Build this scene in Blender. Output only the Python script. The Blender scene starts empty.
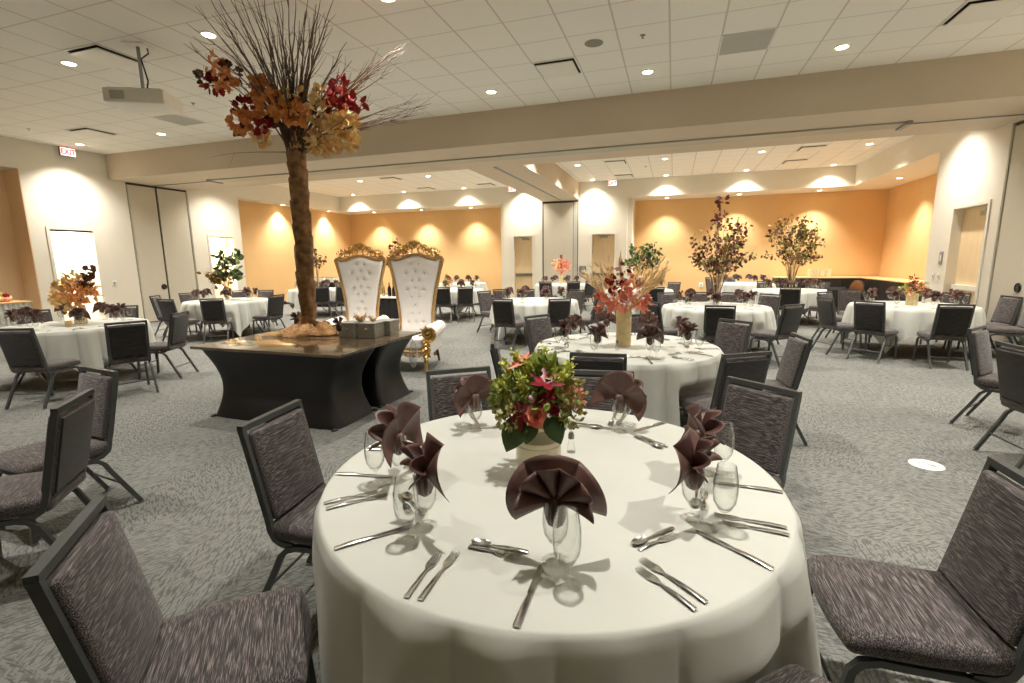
import bpy, bmesh, math, random
from math import sin, cos, pi, radians, sqrt, atan2, degrees, exp
from mathutils import Matrix, Vector, Euler
rnd = random.Random(7)
scene = bpy.context.scene
COL = scene.collection

# ------------------------------------------------------------------ camera
HC = 1.58
F_PX, PITCH, YAW, ROLL = 484.12, 0.16775, -0.31995, -0.01272
fw = Vector((sin(YAW)*cos(PITCH), cos(YAW)*cos(PITCH), -sin(PITCH)))
rt = Vector((cos(YAW), -sin(YAW), 0)); up = rt.cross(fw)
r2 = rt*cos(ROLL) + up*sin(ROLL); u2 = -rt*sin(ROLL) + up*cos(ROLL)
cam_d = bpy.data.cameras.new('camera'); cam = bpy.data.objects.new('camera', cam_d); COL.objects.link(cam)
cam_d.sensor_width = 36; cam_d.lens = F_PX/1024*36; cam_d.clip_start = 0.02; cam_d.clip_end = 200
cam.matrix_world = Matrix(((r2.x, u2.x, -fw.x, 0), (r2.y, u2.y, -fw.y, 0), (r2.z, u2.z, -fw.z, HC), (0, 0, 0, 1)))
scene.camera = cam
def ray(px):
    return fw + r2*((px[0]-512)/F_PX) - u2*((px[1]-341.5)/F_PX)
def at_z(px, h):            # where the sight line of a photo point meets the height h
    d = ray(px); t = (h-HC)/d.z
    return Vector((0, 0, HC)) + d*t
def at_y(px, y):
    d = ray(px); return Vector((0, 0, HC)) + d*(y/d.y)
def to_px(P):
    v = Vector(P) - Vector((0, 0, HC)); d = v.dot(fw)
    return (512 + F_PX*v.dot(r2)/d, 341.5 - F_PX*v.dot(u2)/d)

# ------------------------------------------------------------------ materials
def lin(c):
    return tuple(((v/255)/12.92 if v/255 <= 0.04045 else ((v/255+0.055)/1.055)**2.4) for v in c) + (1,)
class NT:
    def __init__(s, name):
        s.m = bpy.data.materials.new(name); s.m.use_nodes = True
        s.t = s.m.node_tree; s.n = s.t.nodes; s.b = s.n['Principled BSDF']; s.out = s.n['Material Output']
    def new(s, typ, **kw):
        n = s.n.new(typ)
        for k, v in kw.items(): setattr(n, k, v)
        return n
    def link(s, a, b): s.t.links.new(a, b)
    def coords(s, scale=(1, 1, 1), kind='Object', rot=(0, 0, 0)):
        tc = s.new('ShaderNodeTexCoord'); mp = s.new('ShaderNodeMapping')
        mp.inputs['Scale'].default_value = scale; mp.inputs['Rotation'].default_value = rot
        s.link(tc.outputs[kind], mp.inputs['Vector']); return mp.outputs['Vector']
    def noise(s, vec, scale, detail=3, rough=0.5):
        n = s.new('ShaderNodeTexNoise'); n.inputs['Scale'].default_value = scale
        n.inputs['Detail'].default_value = detail; n.inputs['Roughness'].default_value = rough
        if vec: s.link(vec, n.inputs['Vector'])
        return n.outputs['Fac']
    def ramp(s, fac, stops):
        r = s.new('ShaderNodeValToRGB'); e = r.color_ramp.elements
        while len(e) < len(stops): e.new(0.5)
        for el, (p, c) in zip(e, stops): el.position = p; el.color = c
        s.link(fac, r.inputs['Fac']); return r.outputs['Color']
    def bump(s, h, strength=0.3, dist=0.01):
        b = s.new('ShaderNodeBump'); b.inputs['Strength'].default_value = strength; b.inputs['Distance'].default_value = dist
        s.link(h, b.inputs['Height']); s.link(b.outputs['Normal'], s.b.inputs['Normal'])
    def math(s, op, a, b=None):
        m = s.new('ShaderNodeMath', operation=op)
        for i, v in enumerate((a, b)):
            if v is None: continue
            if isinstance(v, (int, float)): m.inputs[i].default_value = v
            else: s.link(v, m.inputs[i])
        return m.outputs[0]
def simple(name, rgb, rough=0.6, metal=0.0, var=0.08, vscale=8, bump=0.0, bscale=60, sheen=0.0, spec=0.5, emit=0):
    t = NT(name); b = t.b; c = lin(rgb)
    b.inputs['Roughness'].default_value = rough; b.inputs['Metallic'].default_value = metal
    b.inputs['Specular IOR Level'].default_value = spec
    v = t.coords()
    f = t.noise(v, vscale, 4)
    lo = tuple(x*(1-var) for x in c[:3])+(1,); hi = tuple(min(1, x*(1+var)) for x in c[:3])+(1,)
    t.link(t.ramp(f, [(0.3, lo), (0.7, hi)]), b.inputs['Base Color'])
    if bump: t.bump(t.noise(v, bscale, 3), bump, 0.004)
    if sheen: b.inputs['Sheen Weight'].default_value = sheen
    if emit:
        b.inputs['Emission Color'].default_value = c; b.inputs['Emission Strength'].default_value = emit
    return t.m
M = {}
M['wall'] = simple('cream_wall_paint', (226, 219, 203), 0.85, var=0.015, vscale=2, bump=0.05, bscale=180)
M['tan'] = simple('tan_wall_paint', (232, 200, 160), 0.85, var=0.02, vscale=2, bump=0.05, bscale=180)
M['orange'] = simple('amber_wall_paint', (223, 183, 127), 0.8, var=0.02, vscale=2, bump=0.05, bscale=160)
M['beam'] = simple('beam_paint', (203, 188, 166), 0.85, var=0.015, vscale=2, bump=0.05, bscale=180)
M['base'] = simple('dark_rubber_base', (38, 34, 32), 0.6)
M['frame_paint'] = simple('door_frame_enamel', (228, 222, 208), 0.4, var=0.01)
M['panel'] = simple('fabric_partition_panel', (203, 196, 178), 0.9, var=0.03, vscale=30, bump=0.1, bscale=400)
M['panel_dark'] = simple('partition_edge_trim', (48, 40, 36), 0.5)
M['grey_track'] = simple('grey_track_metal', (170, 168, 152), 0.45, 0.2, var=0.03)
M['white_enamel'] = simple('white_enamel', (236, 232, 220), 0.4, var=0.01)
M['slot_dark'] = simple('dark_gap', (40, 33, 28), 0.8)
M['grey_grille'] = simple('grey_perforated_grille', (186, 183, 172), 0.7, var=0.1, vscale=220)
M['speaker'] = simple('speaker_mesh', (148, 143, 128), 0.7, var=0.1, vscale=260)
M['chrome'] = simple('polished_steel', (226, 226, 226), 0.2, 1.0, var=0.03, vscale=15)
M['steel'] = simple('brushed_steel', (150, 150, 148), 0.35, 1.0, var=0.05)
M['black_plastic'] = simple('black_plastic', (25, 24, 24), 0.45)
M['gold'] = simple('carved_gold', (206, 164, 92), 0.32, 0.7, var=0.5, vscale=30, bump=0.8, bscale=55)
M['gold_plain'] = simple('gold_leaf_trim', (206, 166, 110), 0.4, 0.45, var=0.2, vscale=25, bump=0.25, bscale=60)
M['white_leather'] = simple('white_tufted_leather', (250, 247, 243), 0.38, var=0.02, bump=0.06, bscale=120)
M['frame'] = simple('charcoal_steel_frame', (82, 85, 84), 0.4, 0.35, var=0.05, vscale=20)
M['leg_frame'] = simple('charcoal_steel_leg', (84, 86, 85), 0.4, 0.4, var=0.05, vscale=20)
M['napkin'] = simple('plum_brown_satin', (98, 70, 64), 0.42, var=0.08, vscale=40, bump=0.1, bscale=500, sheen=0.0)
M['cream_ceramic'] = simple('cream_ceramic', (222, 210, 180), 0.3, var=0.04, vscale=12)
M['tan_vase'] = simple('tan_bark_vase', (222, 202, 150), 0.6, var=0.18, vscale=22, bump=0.3)
M['spandex'] = simple('black_spandex', (11, 9, 10), 0.5, var=0.08, bump=0.05, bscale=300, sheen=0.0)
M['burlap'] = simple('wrinkled_kraft_wrap', (196, 150, 100), 0.85, var=0.3, vscale=22, bump=0.8, bscale=40)
M['trunk'] = simple('wrapped_brown_bark', (142, 106, 68), 0.7, var=0.55, vscale=14, bump=0.9, bscale=30)
M['twig'] = simple('dry_twig', (112, 92, 74), 0.8, var=0.25, vscale=30)
M['gift'] = simple('silver_brocade', (168, 168, 160), 0.45, 0.25, var=0.25, vscale=70, bump=0.3, bscale=90)
M['ornament'] = simple('pale_gold_shell', (226, 186, 140), 0.4, 0.2, var=0.2, vscale=30)
M['stem'] = simple('brown_stem', (120, 92, 60), 0.7, var=0.2)
M['green_leaf'] = simple('dark_green_leaf', (66, 88, 48), 0.5, var=0.35, vscale=12)
M['mid_leaf'] = simple('bright_green_leaf', (128, 148, 66), 0.5, var=0.3, vscale=18)
M['lime'] = simple('lime_filler', (196, 200, 88), 0.6, var=0.3, vscale=60)
M['hydrangea'] = simple('green_pink_hydrangea', (166, 160, 96), 0.6, var=0.35, vscale=30)
M['pink'] = simple('dusty_pink_petal', (214, 150, 120), 0.6, var=0.2, vscale=40)
M['lily'] = simple('crimson_lily_petal', (126, 16, 34), 0.4, var=0.35, vscale=25)
M['coral'] = simple('coral_petal', (246, 156, 132), 0.5, var=0.2, vscale=50)
M['bud'] = simple('pale_green_bud', (158, 176, 84), 0.5, var=0.2, vscale=30)
M['rust_leaf'] = simple('orange_maple_leaf', (240, 160, 92), 0.6, var=0.3, vscale=9)
M['pale_leaf'] = simple('pale_amber_leaf', (252, 208, 148), 0.7, var=0.25, vscale=9)
M['red_leaf'] = simple('crimson_maple_leaf', (150, 32, 30), 0.85, var=0.3, vscale=9)
M['brown_leaf'] = simple('dark_brown_leaf', (92, 44, 28), 0.6, var=0.3, vscale=9)
M['burg_leaf'] = simple('burgundy_leaf', (96, 44, 38), 0.55, var=0.4, vscale=14)
M['olive_leaf'] = simple('olive_gold_leaf', (146, 116, 56), 0.55, var=0.4, vscale=14)
M['straw'] = simple('dry_straw', (246, 214, 168), 0.7, var=0.2, vscale=20)
M['peach'] = simple('peach_flower', (244, 180, 130), 0.6, var=0.2, vscale=30)
M['black_cloth'] = simple('black_table_skirt', (30, 27, 26), 0.8, var=0.1)
M['black_counter'] = simple('black_counter_front', (22, 18, 16), 0.5)
M['pale_top'] = simple('pale_laminate_top', (214, 178, 124), 0.4, var=0.05)
M['white_plastic'] = simple('white_ceramic_ware', (246, 240, 226), 0.35, var=0.02)
M['decal'] = simple('white_vinyl_decal', (240, 240, 236), 0.5, var=0.01)
M['ink'] = simple('grey_print', (120, 120, 118), 0.6)
M['sign_grey'] = simple('grey_sign_plate', (140, 138, 134), 0.4)
M['dark_bottle'] = simple('dark_bottle_glass', (30, 26, 24), 0.12)
M['silver_gold'] = simple('champagne_foil', (200, 180, 130), 0.25, 0.8)
M['corridor'] = simple('bright_corridor_paint', (246, 242, 230), 0.8, var=0.01)
M['lens'] = simple('lit_downlight_lens', (255, 244, 214), 0.5, var=0.0, emit=14)
M['exit_face'] = simple('lit_exit_face', (255, 214, 205), 0.5, var=0.0, emit=1.0)
M['exit_red'] = simple('lit_red_letters', (214, 30, 34), 0.5, var=0.0, emit=0.9)
# ceiling: mineral tiles in a 2 ft grid
def ceiling_mat():
    t = NT('ceiling_tiles'); tc = t.new('ShaderNodeTexCoord'); sp = t.new('ShaderNodeSeparateXYZ'); t.link(tc.outputs['Object'], sp.inputs[0])
    def line(sock, off):
        f = t.math('FRACT', t.math('DIVIDE', t.math('SUBTRACT', sock, off), 0.6096))
        d = t.math('ABSOLUTE', t.math('SUBTRACT', f, 0.5))
        return t.math('GREATER_THAN', d, 0.5-0.010/0.6096)
    lx = line(sp.outputs['X'], -3.812); ly = line(sp.outputs['Y'], 8.831)
    # the bars along the room are darker joints, the cross ones a thinner tone
    g = t.math('MAXIMUM', lx, t.math('MULTIPLY', ly, 0.75))
    mix = t.new('ShaderNodeMix', data_type='RGBA')
    v = t.coords(); n = t.noise(v, 90, 4, 0.7)
    tile = t.ramp(n, [(0.3, lin((240, 236, 225))), (0.7, lin((245, 242, 233)))])
    t.link(g, mix.inputs[0]); t.link(tile, mix.inputs[6]); mix.inputs[7].default_value = lin((208, 202, 187))
    t.link(mix.outputs[2], t.b.inputs['Base Color']); t.b.inputs['Roughness'].default_value = 0.9
    t.bump(t.math('MULTIPLY', g, -1), 0.4, 0.006); return t.m
M['ceiling'] = ceiling_mat()
def carpet_mat():
    t = NT('hatched_grey_carpet'); tc = t.new('ShaderNodeTexCoord')
    mp = t.new('ShaderNodeMapping'); mp.inputs['Scale'].default_value = (1/0.5, 1/1.0, 1); mp.inputs['Rotation'].default_value = (0, 0, 0.0)
    t.link(tc.outputs['Object'], mp.inputs['Vector'])
    fl = t.new('ShaderNodeVectorMath', operation='FLOOR'); t.link(mp.outputs[0], fl.inputs[0])
    wn = t.new('ShaderNodeTexWhiteNoise', noise_dimensions='3D'); t.link(fl.outputs[0], wn.inputs['Vector'])
    ang = t.math('MULTIPLY', t.math('FLOOR', t.math('MULTIPLY', wn.outputs['Value'], 6)), pi/6)
    def strokes(extra, sx, sy, scale):
        vr = t.new('ShaderNodeVectorRotate', rotation_type='Z_AXIS'); t.link(tc.outputs['Object'], vr.inputs['Vector'])
        t.link(t.math('ADD', ang, extra), vr.inputs['Angle'])
        m2 = t.new('ShaderNodeMapping'); m2.inputs['Scale'].default_value = (sx, sy, 1); t.link(vr.outputs[0], m2.inputs['Vector'])
        return t.noise(m2.outputs[0], scale, 2, 0.5)
    a = strokes(0.0, 15, 78, 1.0); b = strokes(0.85, 17, 84, 1.0)
    c1 = t.ramp(a, [(0.43, (0, 0, 0, 1)), (0.48, (1, 1, 1, 1))]); c2 = t.ramp(b, [(0.42, (0, 0, 0, 1)), (0.47, (1, 1, 1, 1))])
    mul = t.math('MULTIPLY', c1, t.math('ADD', t.math('MULTIPLY', c2, 0.6), 0.4))
    big = t.noise(t.coords(), 0.9, 3)
    tot = t.math('ADD', t.math('MULTIPLY', mul, 0.5), t.math('MULTIPLY', t.math('ADD', t.math('MULTIPLY', big, 1.6), t.math('MULTIPLY', wn.outputs['Value'], 0.5)), 0.22))
    col = t.ramp(tot, [(0.05, lin((88, 89, 86))), (0.45, lin((114, 115, 110))), (0.95, lin((145, 145, 139)))])
    t.link(col, t.b.inputs['Base Color']); t.b.inputs['Roughness'].default_value = 0.95; t.b.inputs['Specular IOR Level'].default_value = 0.1
    fine = t.noise(t.coords(), 260, 3); t.bump(t.math('ADD', fine, mul), 0.35, 0.004); return t.m
M['carpet'] = carpet_mat()
def fabric_mat(name, dark, mid, light, sc):
    t = NT(name); v = t.coords(sc)
    a = t.noise(v, 1.0, 3, 0.55)
    col = t.ramp(a, [(0.34, lin(dark)), (0.5, lin(mid)), (0.66, lin(light))])
    t.link(col, t.b.inputs['Base Color']); t.b.inputs['Roughness'].default_value = 0.8; t.b.inputs['Sheen Weight'].default_value = 0.25
    t.bump(a, 0.35, 0.003); return t.m
M['fabric_shaded'] = fabric_mat('shaded_back_upholstery', (12, 10, 10), (28, 25, 24), (58, 52, 50), (12, 380, 380))  # chair upholstery again, with the shade on its rear put into the colour
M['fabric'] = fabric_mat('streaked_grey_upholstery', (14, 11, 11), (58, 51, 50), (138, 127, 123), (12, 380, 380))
def cloth_mat():
    t = NT('ivory_tablecloth'); v = t.coords()
    n = t.noise(v, 3, 3); t.link(t.ramp(n, [(0.3, lin((198, 199, 189))), (0.7, lin((205, 206, 197)))]), t.b.inputs['Base Color'])
    t.b.inputs['Roughness'].default_value = 0.75; t.b.inputs['Sheen Weight'].default_value = 0.2
    t.bump(t.noise(v, 5, 4), 0.3, 0.008); return t.m
M['cloth'] = cloth_mat()
def wood_mat(name, a, b, rough, sc, rot=(0, 0, 0), coat=0):
    t = NT(name); v = t.coords(sc, rot=rot); n = t.noise(v, 2.5, 5, 0.6)
    t.link(t.ramp(n, [(0.3, lin(a)), (0.7, lin(b))]), t.b.inputs['Base Color']); t.b.inputs['Roughness'].default_value = rough
    t.b.inputs['Coat Weight'].default_value = coat; t.bump(n, 0.08, 0.003); return t.m
M['maple'] = wood_mat('pale_maple_veneer', (232, 202, 156), (242, 218, 178), 0.45, (14, 14, 0.8))
M['plank'] = wood_mat('glossy_weathered_plank', (64, 55, 45), (126, 107, 82), 0.16, (1.5, 9, 9), coat=0.5)
M['dark_wood'] = wood_mat('brown_table_wood', (78, 44, 22), (116, 72, 38), 0.4, (4, 4, 14))
M['ply'] = wood_mat('plywood_top', (170, 130, 84), (196, 156, 104), 0.5, (3, 20, 20))
def glass_mat(name, tint, ior=1.5):
    t = NT(name); t.n.remove(t.b)
    tr = t.new('ShaderNodeBsdfTransparent'); l2 = t.new('ShaderNodeLayerWeight'); l2.inputs['Blend'].default_value = 0.5
    t.link(t.ramp(l2.outputs['Facing'], [(0.55, tint), (0.97, tuple(x*0.55 for x in tint[:3])+(1,))]), tr.inputs['Color'])
    gl = t.new('ShaderNodeBsdfGlossy'); gl.inputs['Roughness'].default_value = 0.03
    lw = t.new('ShaderNodeLayerWeight'); lw.inputs['Blend'].default_value = 0.5
    mx = t.new('ShaderNodeMixShader'); nz = t.noise(t.coords(), 30, 2)
    f2 = t.math('ADD', t.math('MULTIPLY', t.math('POWER', lw.outputs['Facing'], 2.2), 0.75*ior/1.5), t.math('ADD', t.math('MULTIPLY', nz, 0.02), 0.025))
    t.link(f2, mx.inputs[0]); t.link(tr.outputs[0], mx.inputs[1]); t.link(gl.outputs[0], mx.inputs[2]); t.link(mx.outputs[0], t.out.inputs['Surface'])
    return t.m
M['glass'] = glass_mat('clear_glass', (0.985, 0.988, 0.98, 1))
M['film'] = glass_mat('clear_plastic_film', (0.86, 0.86, 0.84, 1), 1.9)

# ------------------------------------------------------------------ mesh builder
class MB:
    def __init__(s): s.v = []; s.f = []; s.m = Matrix.Identity(4)
    def add(s, vs, fs):
        o = len(s.v); s.v += [s.m @ Vector(p) for p in vs]; s.f += [tuple(i+o for i in f) for f in fs]; return s
    def box(s, x0, y0, z0, x1, y1, z1):
        return s.add([(x0,y0,z0),(x1,y0,z0),(x1,y1,z0),(x0,y1,z0),(x0,y0,z1),(x1,y0,z1),(x1,y1,z1),(x0,y1,z1)],
                     [(0,3,2,1),(4,5,6,7),(0,1,5,4),(1,2,6,5),(2,3,7,6),(3,0,4,7)])
    def cbox(s, c, h): return s.box(c[0]-h[0], c[1]-h[1], c[2]-h[2], c[0]+h[0], c[1]+h[1], c[2]+h[2])
    def rbox(s, c, h, r, n=6, shape=None):        # rounded box
        vs = []; fs = []; ind = {}
        def key(p):
            k = tuple(round(q, 6) for q in p)
            if k not in ind: ind[k] = len(vs); vs.append(p)
            return ind[k]
        def pr(p):
            q = [max(-(h[i]-r), min(h[i]-r, p[i])) for i in range(3)]
            d = Vector([p[i]-q[i] for i in range(3)])
            if d.length > 1e-9: d = d.normalized()*r
            o = Vector(q)+d
            if shape: o = Vector(shape(o))
            return (o.x+c[0], o.y+c[1], o.z+c[2])
        def ts(hh): 
            e = [-hh, -hh+r*0.3, -hh+r*0.65, -hh+r]; k = n
            return e + [-hh+r+(2*hh-2*r)*i/k for i in range(1, k)] + [hh-r, hh-r*0.65, hh-r*0.3, hh]
        for ax in range(3):
            a, b = [(1, 2), (2, 0), (0, 1)][ax]
            A = ts(h[a]); B = ts(h[b])
            for sg in (-1, 1):
                g = []
                for i in A:
                    row = []
                    for j in B:
                        p = [0, 0, 0]; p[ax] = sg*h[ax]; p[a] = i; p[b] = j; row.append(key(pr(p)))
                    g.append(row)
                for i in range(len(A)-1):
                    for j in range(len(B)-1):
                        q = (g[i][j], g[i+1][j], g[i+1][j+1], g[i][j+1])
                        fs.append(q if sg > 0 else q[::-1])
        return s.add(vs, [f for f in fs if len(set(f)) == 4])
    def tube(s, pts, rad, seg=8, caps=True, sq=None, up=(0, 0, 1)):   # sq=(w,h): rectangular section
        P = [Vector(p) for p in pts]; n = len(P)
        if not hasattr(rad, '__len__'): rad = [rad]*n
        vs = []; fs = []; prev = None
        for i, p in enumerate(P):
            t = (P[min(i+1, n-1)] - P[max(i-1, 0)]); t = t.normalized() if t.length > 1e-9 else Vector((0, 0, 1))
            if prev is None:
                u = Vector(up)
                if abs(t.dot(u)) > 0.95: u = Vector((1, 0, 0)) if abs(t.x) < 0.9 else Vector((0, 1, 0))
                a = t.cross(u).normalized()
            else:
                a = prev - t*prev.dot(t)
                a = a.normalized() if a.length > 1e-6 else t.orthogonal().normalized()
            b = a.cross(t); prev = a
            if sq:
                for (k, l) in ((-1, -1), (1, -1), (1, 1), (-1, 1)): vs.append(p + a*(k*sq[0]/2) + b*(l*sq[1]/2))
            else:
                for k in range(seg):
                    an = 2*pi*k/seg; vs.append(p + (a*cos(an)+b*sin(an))*rad[i])
        q = 4 if sq else seg
        for i in range(n-1):
            for k in range(q): fs.append((i*q+k, i*q+(k+1) % q, (i+1)*q+(k+1) % q, (i+1)*q+k))
        if caps: fs.append(tuple(range(q))[::-1]); fs.append(tuple((n-1)*q+k for k in range(q)))
        return s.add(vs, fs)
    def lathe(s, prof, seg=24, c=(0, 0, 0), closed=False):
        vs = []; fs = []; n = len(prof)
        for (r, z) in prof:
            for k in range(seg):
                a = 2*pi*k/seg; vs.append((c[0]+r*cos(a), c[1]+r*sin(a), c[2]+z))
        for i in range(n-1):
            for k in range(seg): fs.append((i*seg+k, i*seg+(k+1) % seg, (i+1)*seg+(k+1) % seg, (i+1)*seg+k))
        if closed:
            fs.append(tuple(range(seg))[::-1]); fs.append(tuple((n-1)*seg+k for k in range(seg)))
        return s.add(vs, fs)
    def grid(s, rows, wrap=False):
        n = len(rows); m = len(rows[0]); vs = [p for r in rows for p in r]; fs = []
        for i in range(n-1):
            for j in range(m if wrap else m-1):
                fs.append((i*m+j, i*m+(j+1) % m, (i+1)*m+(j+1) % m, (i+1)*m+j))
        return s.add(vs, fs)
    def prism(s, poly, z0, z1):
        n = len(poly); vs = [(p[0], p[1], z0) for p in poly]+[(p[0], p[1], z1) for p in poly]
        fs = [tuple(range(n))[::-1], tuple(range(n, 2*n))]+[(i, (i+1) % n, n+(i+1) % n, n+i) for i in range(n)]
        return s.add(vs, fs)
    def blob(s, c, r, seg=8, rings=5, sc=(1, 1, 1)):
        pr = []
        for i in range(rings+1):
            a = -pi/2+pi*i/rings; pr.append((max(1e-4, cos(a)), sin(a)))
        vs = []; fs = []
        for (a, z) in pr:
            for k in range(seg):
                t = 2*pi*k/seg; vs.append((c[0]+r*sc[0]*a*cos(t), c[1]+r*sc[1]*a*sin(t), c[2]+r*sc[2]*z))
        for i in range(rings):
            for k in range(seg): fs.append((i*seg+k, i*seg+(k+1) % seg, (i+1)*seg+(k+1) % seg, (i+1)*seg+k))
        return s.add(vs, fs)
    def leaf(s, c, d, nrm, L, W, shape='oval', curl=0.2):
        d = Vector(d).normalized(); nrm = Vector(nrm); sd = d.cross(nrm)
        sd = sd.normalized() if sd.length > 1e-6 else d.orthogonal().normalized(); nn = sd.cross(d)
        c = Vector(c)
        if shape == 'oval':
            pts = [(0, 0), (0.25, 0.42), (0.6, 0.5), (1, 0), (0.6, -0.5), (0.25, -0.42)]
        elif shape == 'broad':
            pts = [(0, 0), (-0.04, 0.16), (0.05, 0.36), (0.22, 0.48), (0.42, 0.50), (0.62, 0.42), (0.80, 0.26), (0.92, 0.11), (1, 0), (0.92, -0.11), (0.80, -0.26), (0.62, -0.42), (0.42, -0.50), (0.22, -0.48), (0.05, -0.36), (-0.04, -0.16)]
        elif shape == 'petal':
            pts = [(0, 0), (0.15, 0.22), (0.4, 0.46), (0.65, 0.44), (0.85, 0.25), (1, 0), (0.85, -0.25), (0.65, -0.44), (0.4, -0.46), (0.15, -0.22)]
        elif shape == 'maple':
            pts = [(0, 0), (0.12, 0.38), (0.02, 0.62), (0.36, 0.52), (0.42, 0.78), (0.62, 0.42), (0.72, 0.5), (1, 0),
                   (0.72, -0.5), (0.62, -0.42), (0.42, -0.78), (0.36, -0.52), (0.02, -0.62), (0.12, -0.38)]
        else:
            pts = [(0, 0), (0.3, 0.3), (0.55, 0.32), (0.8, 0.2), (1, 0), (0.8, -0.2), (0.55, -0.32), (0.3, -0.3)]
        vs = [c + d*(L*0.45) - nn*(curl*L*0.15)]
        for (x, y) in pts: vs.append(c + d*(x*L) + sd*(y*W) - nn*(curl*L*(x*x*0.6 + abs(y)*0.3)))
        n = len(pts); return s.add(vs, [(0, 1+i, 1+(i+1) % n) for i in range(n)])
    def build(s, name, mat, parent=None, smooth=35, solid=0, sub=0):
        me = bpy.data.meshes.new(name); me.from_pydata([tuple(p) for p in s.v], [], s.f)
        me.materials.append(mat); me.update()
        bm = bmesh.new(); bm.from_mesh(me); bmesh.ops.remove_doubles(bm, verts=bm.verts, dist=1e-5)
        bmesh.ops.recalc_face_normals(bm, faces=bm.faces); bm.to_mesh(me); bm.free()
        if smooth:
            for p in me.polygons: p.use_smooth = True
            me.set_sharp_from_angle(angle=radians(smooth))
        o = bpy.data.objects.new(name, me); COL.objects.link(o)
        if parent: o.parent = parent
        if solid:
            md = o.modifiers.new('solidify', 'SOLIDIFY'); md.thickness = solid; md.offset = 0
        if sub:
            md = o.modifiers.new('subsurf', 'SUBSURF'); md.levels = sub; md.render_levels = sub
        return o
def tag(o, label=None, cat=None, group=None, kind=None):
    if label: o['label'] = label
    if cat: o['category'] = cat
    if group: o['group'] = group
    if kind: o['kind'] = kind
    return o
def empty(name, loc=(0, 0, 0), rz=0):
    o = bpy.data.objects.new(name, None); COL.objects.link(o); o.location = loc; o.rotation_euler = (0, 0, rz)
    o.empty_display_size = 0.1; return o
def copy_tree(o, parent=None):
    c = o.copy(); COL.objects.link(c)
    if parent: c.parent = parent
    for ch in list(o.children): copy_tree(ch, c)
    return c
class Proto:      # the first placement uses the original, the later ones copies
    def __init__(s, o): s.o = o; s.used = False
    def place(s, loc, rz=0, label=None, cat=None, group=None, scale=None):
        o = copy_tree(s.o) if s.used else s.o; s.used = True
        o.location = loc; o.rotation_euler = (0, 0, rz)
        if scale: o.scale = scale
        return tag(o, label, cat, group)
def struct(mb, name, mat, smooth=0, parent=None):
    o = mb.build(name, mat, parent, smooth)
    if not parent: o['kind'] = 'structure'
    return o

# ------------------------------------------------------------------ the room
XL, XR, YB, H = -13.51, 5.15, 17.85, 4.27
ZS = 3.67; YN, XNL, XNR = 19.2, -14.02, 6.5; YF = -4.0
TH = 0.16
struct(MB().box(-16.5, YF-0.2, -0.12, 8.2, 21.2, 0), 'floor', M['carpet'])
struct(MB().box(XL-0.7, YF-0.2, H, XR+1.6, YN+0.2, H+0.1), 'ceiling', M['ceiling'])
# left wall: niche in front, door, pocket doors, door, amber niche
mb = MB(); x0, x1 = XL-TH, XL
segs = [(YF, 7.06, 3.65), (7.06, 7.42, 0), (7.42, 8.30, 2.40), (8.30, 9.23, 0), (9.23, 10.93, 3.68), (10.93, 11.46, 0), (11.46, 12.30, 2.40), (12.30, 12.67, 0), (12.67, YB, ZS)]
for (a, b, z) in segs: mb.box(x0, a, z, x1, b, H)
mb.box(XNL-0.1, 7.06, 0, x0, 7.20, H)          # cheek between the front niche and the wall
mb.box(XNL-0.1, 12.5, 0, x0, 12.67, H)
struct(mb, 'wall_left', M['wall'])
struct(MB().box(XNL-0.1, YF, 0, XNL, 7.04, 3.65).box(XNL, 7.04, 0, XL-0.001, 7.058, 3.65), 'wall_left_niche', M['tan'])
struct(MB().box(XNL-0.1, YF, 3.65, x0, 7.06, 3.75), 'trim_1', M['wall'])
# right wall: door, pocket doors, amber niche
mb = MB(); x0, x1 = XR, XR+TH
segs = [(YF, 8.95, 0), (8.95, 10.48, 3.66), (10.48, 10.80, 0), (10.80, 11.90, 2.44), (11.90, 12.76, 0), (12.76, YB, ZS)]
for (a, b, z) in segs: mb.box(x0, a, z, x1, b, H)
mb.box(x1, 12.6, 0, XNR+0.1, 12.76, H)
struct(mb, 'wall_right', M['wall'])
# back wall with its two doors
mb = MB()
for (a, b, z) in [(XL-TH, -6.2, ZS), (-6.2, -5.80, 0), (-5.80, -5.05, 2.44), (-5.05, -4.67, 0), (-4.67, -3.33, 3.66), (-3.33, -2.83, 0), (-2.83, -2.01, 2.44), (-2.01, -1.6, 0), (-1.6, XR+TH, ZS)]:
    mb.box(a, YB, z, b, YB+TH, H)
mb.box(-6.36, YB+TH, 0, -6.2, YN+0.1, H); mb.box(-1.6, YB+TH, 0, -1.44, YN+0.1, H)
struct(mb, 'wall_back', M['wall'])
mb = MB().box(XNL-0.1, YN, 0, -6.2, YN+0.1, ZS).box(-1.6, YN, 0, XNR+0.1, YN+0.1, ZS)
mb.box(XNL-0.1, 12.67, 0, XNL, YN, ZS).box(XNR, 12.76, 0, XNR+0.1, YN, ZS)
struct(mb, 'wall_back_niche', M['orange'])
mb = MB().box(XNL-0.1, YB+TH, ZS, -6.2, YN+0.1, ZS+0.1).box(-1.6, YB+TH, ZS, XNR+0.1, YN+0.1, ZS+0.1)
mb.box(XNL-0.1, 12.67, ZS, XL-TH, YB+TH, ZS+0.1).box(XR+TH, 12.76, ZS, XNR+0.1, YB+TH, ZS+0.1)
struct(mb, 'ceiling_niche', M['wall'])
mb = MB().box(XL-0.7, YF-0.15, 0, XR+0.3, YF, H); struct(mb, 'wall_front', M['wall'])
# beams
ZB = 3.68
struct(MB().box(XL, 8.831, ZB, XR, 10.95, H), 'trim_2', M['beam'])
struct(MB().box(-4.65, 10.95, ZB, -3.32, YB, H), 'trim_3', M['beam'])
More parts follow.
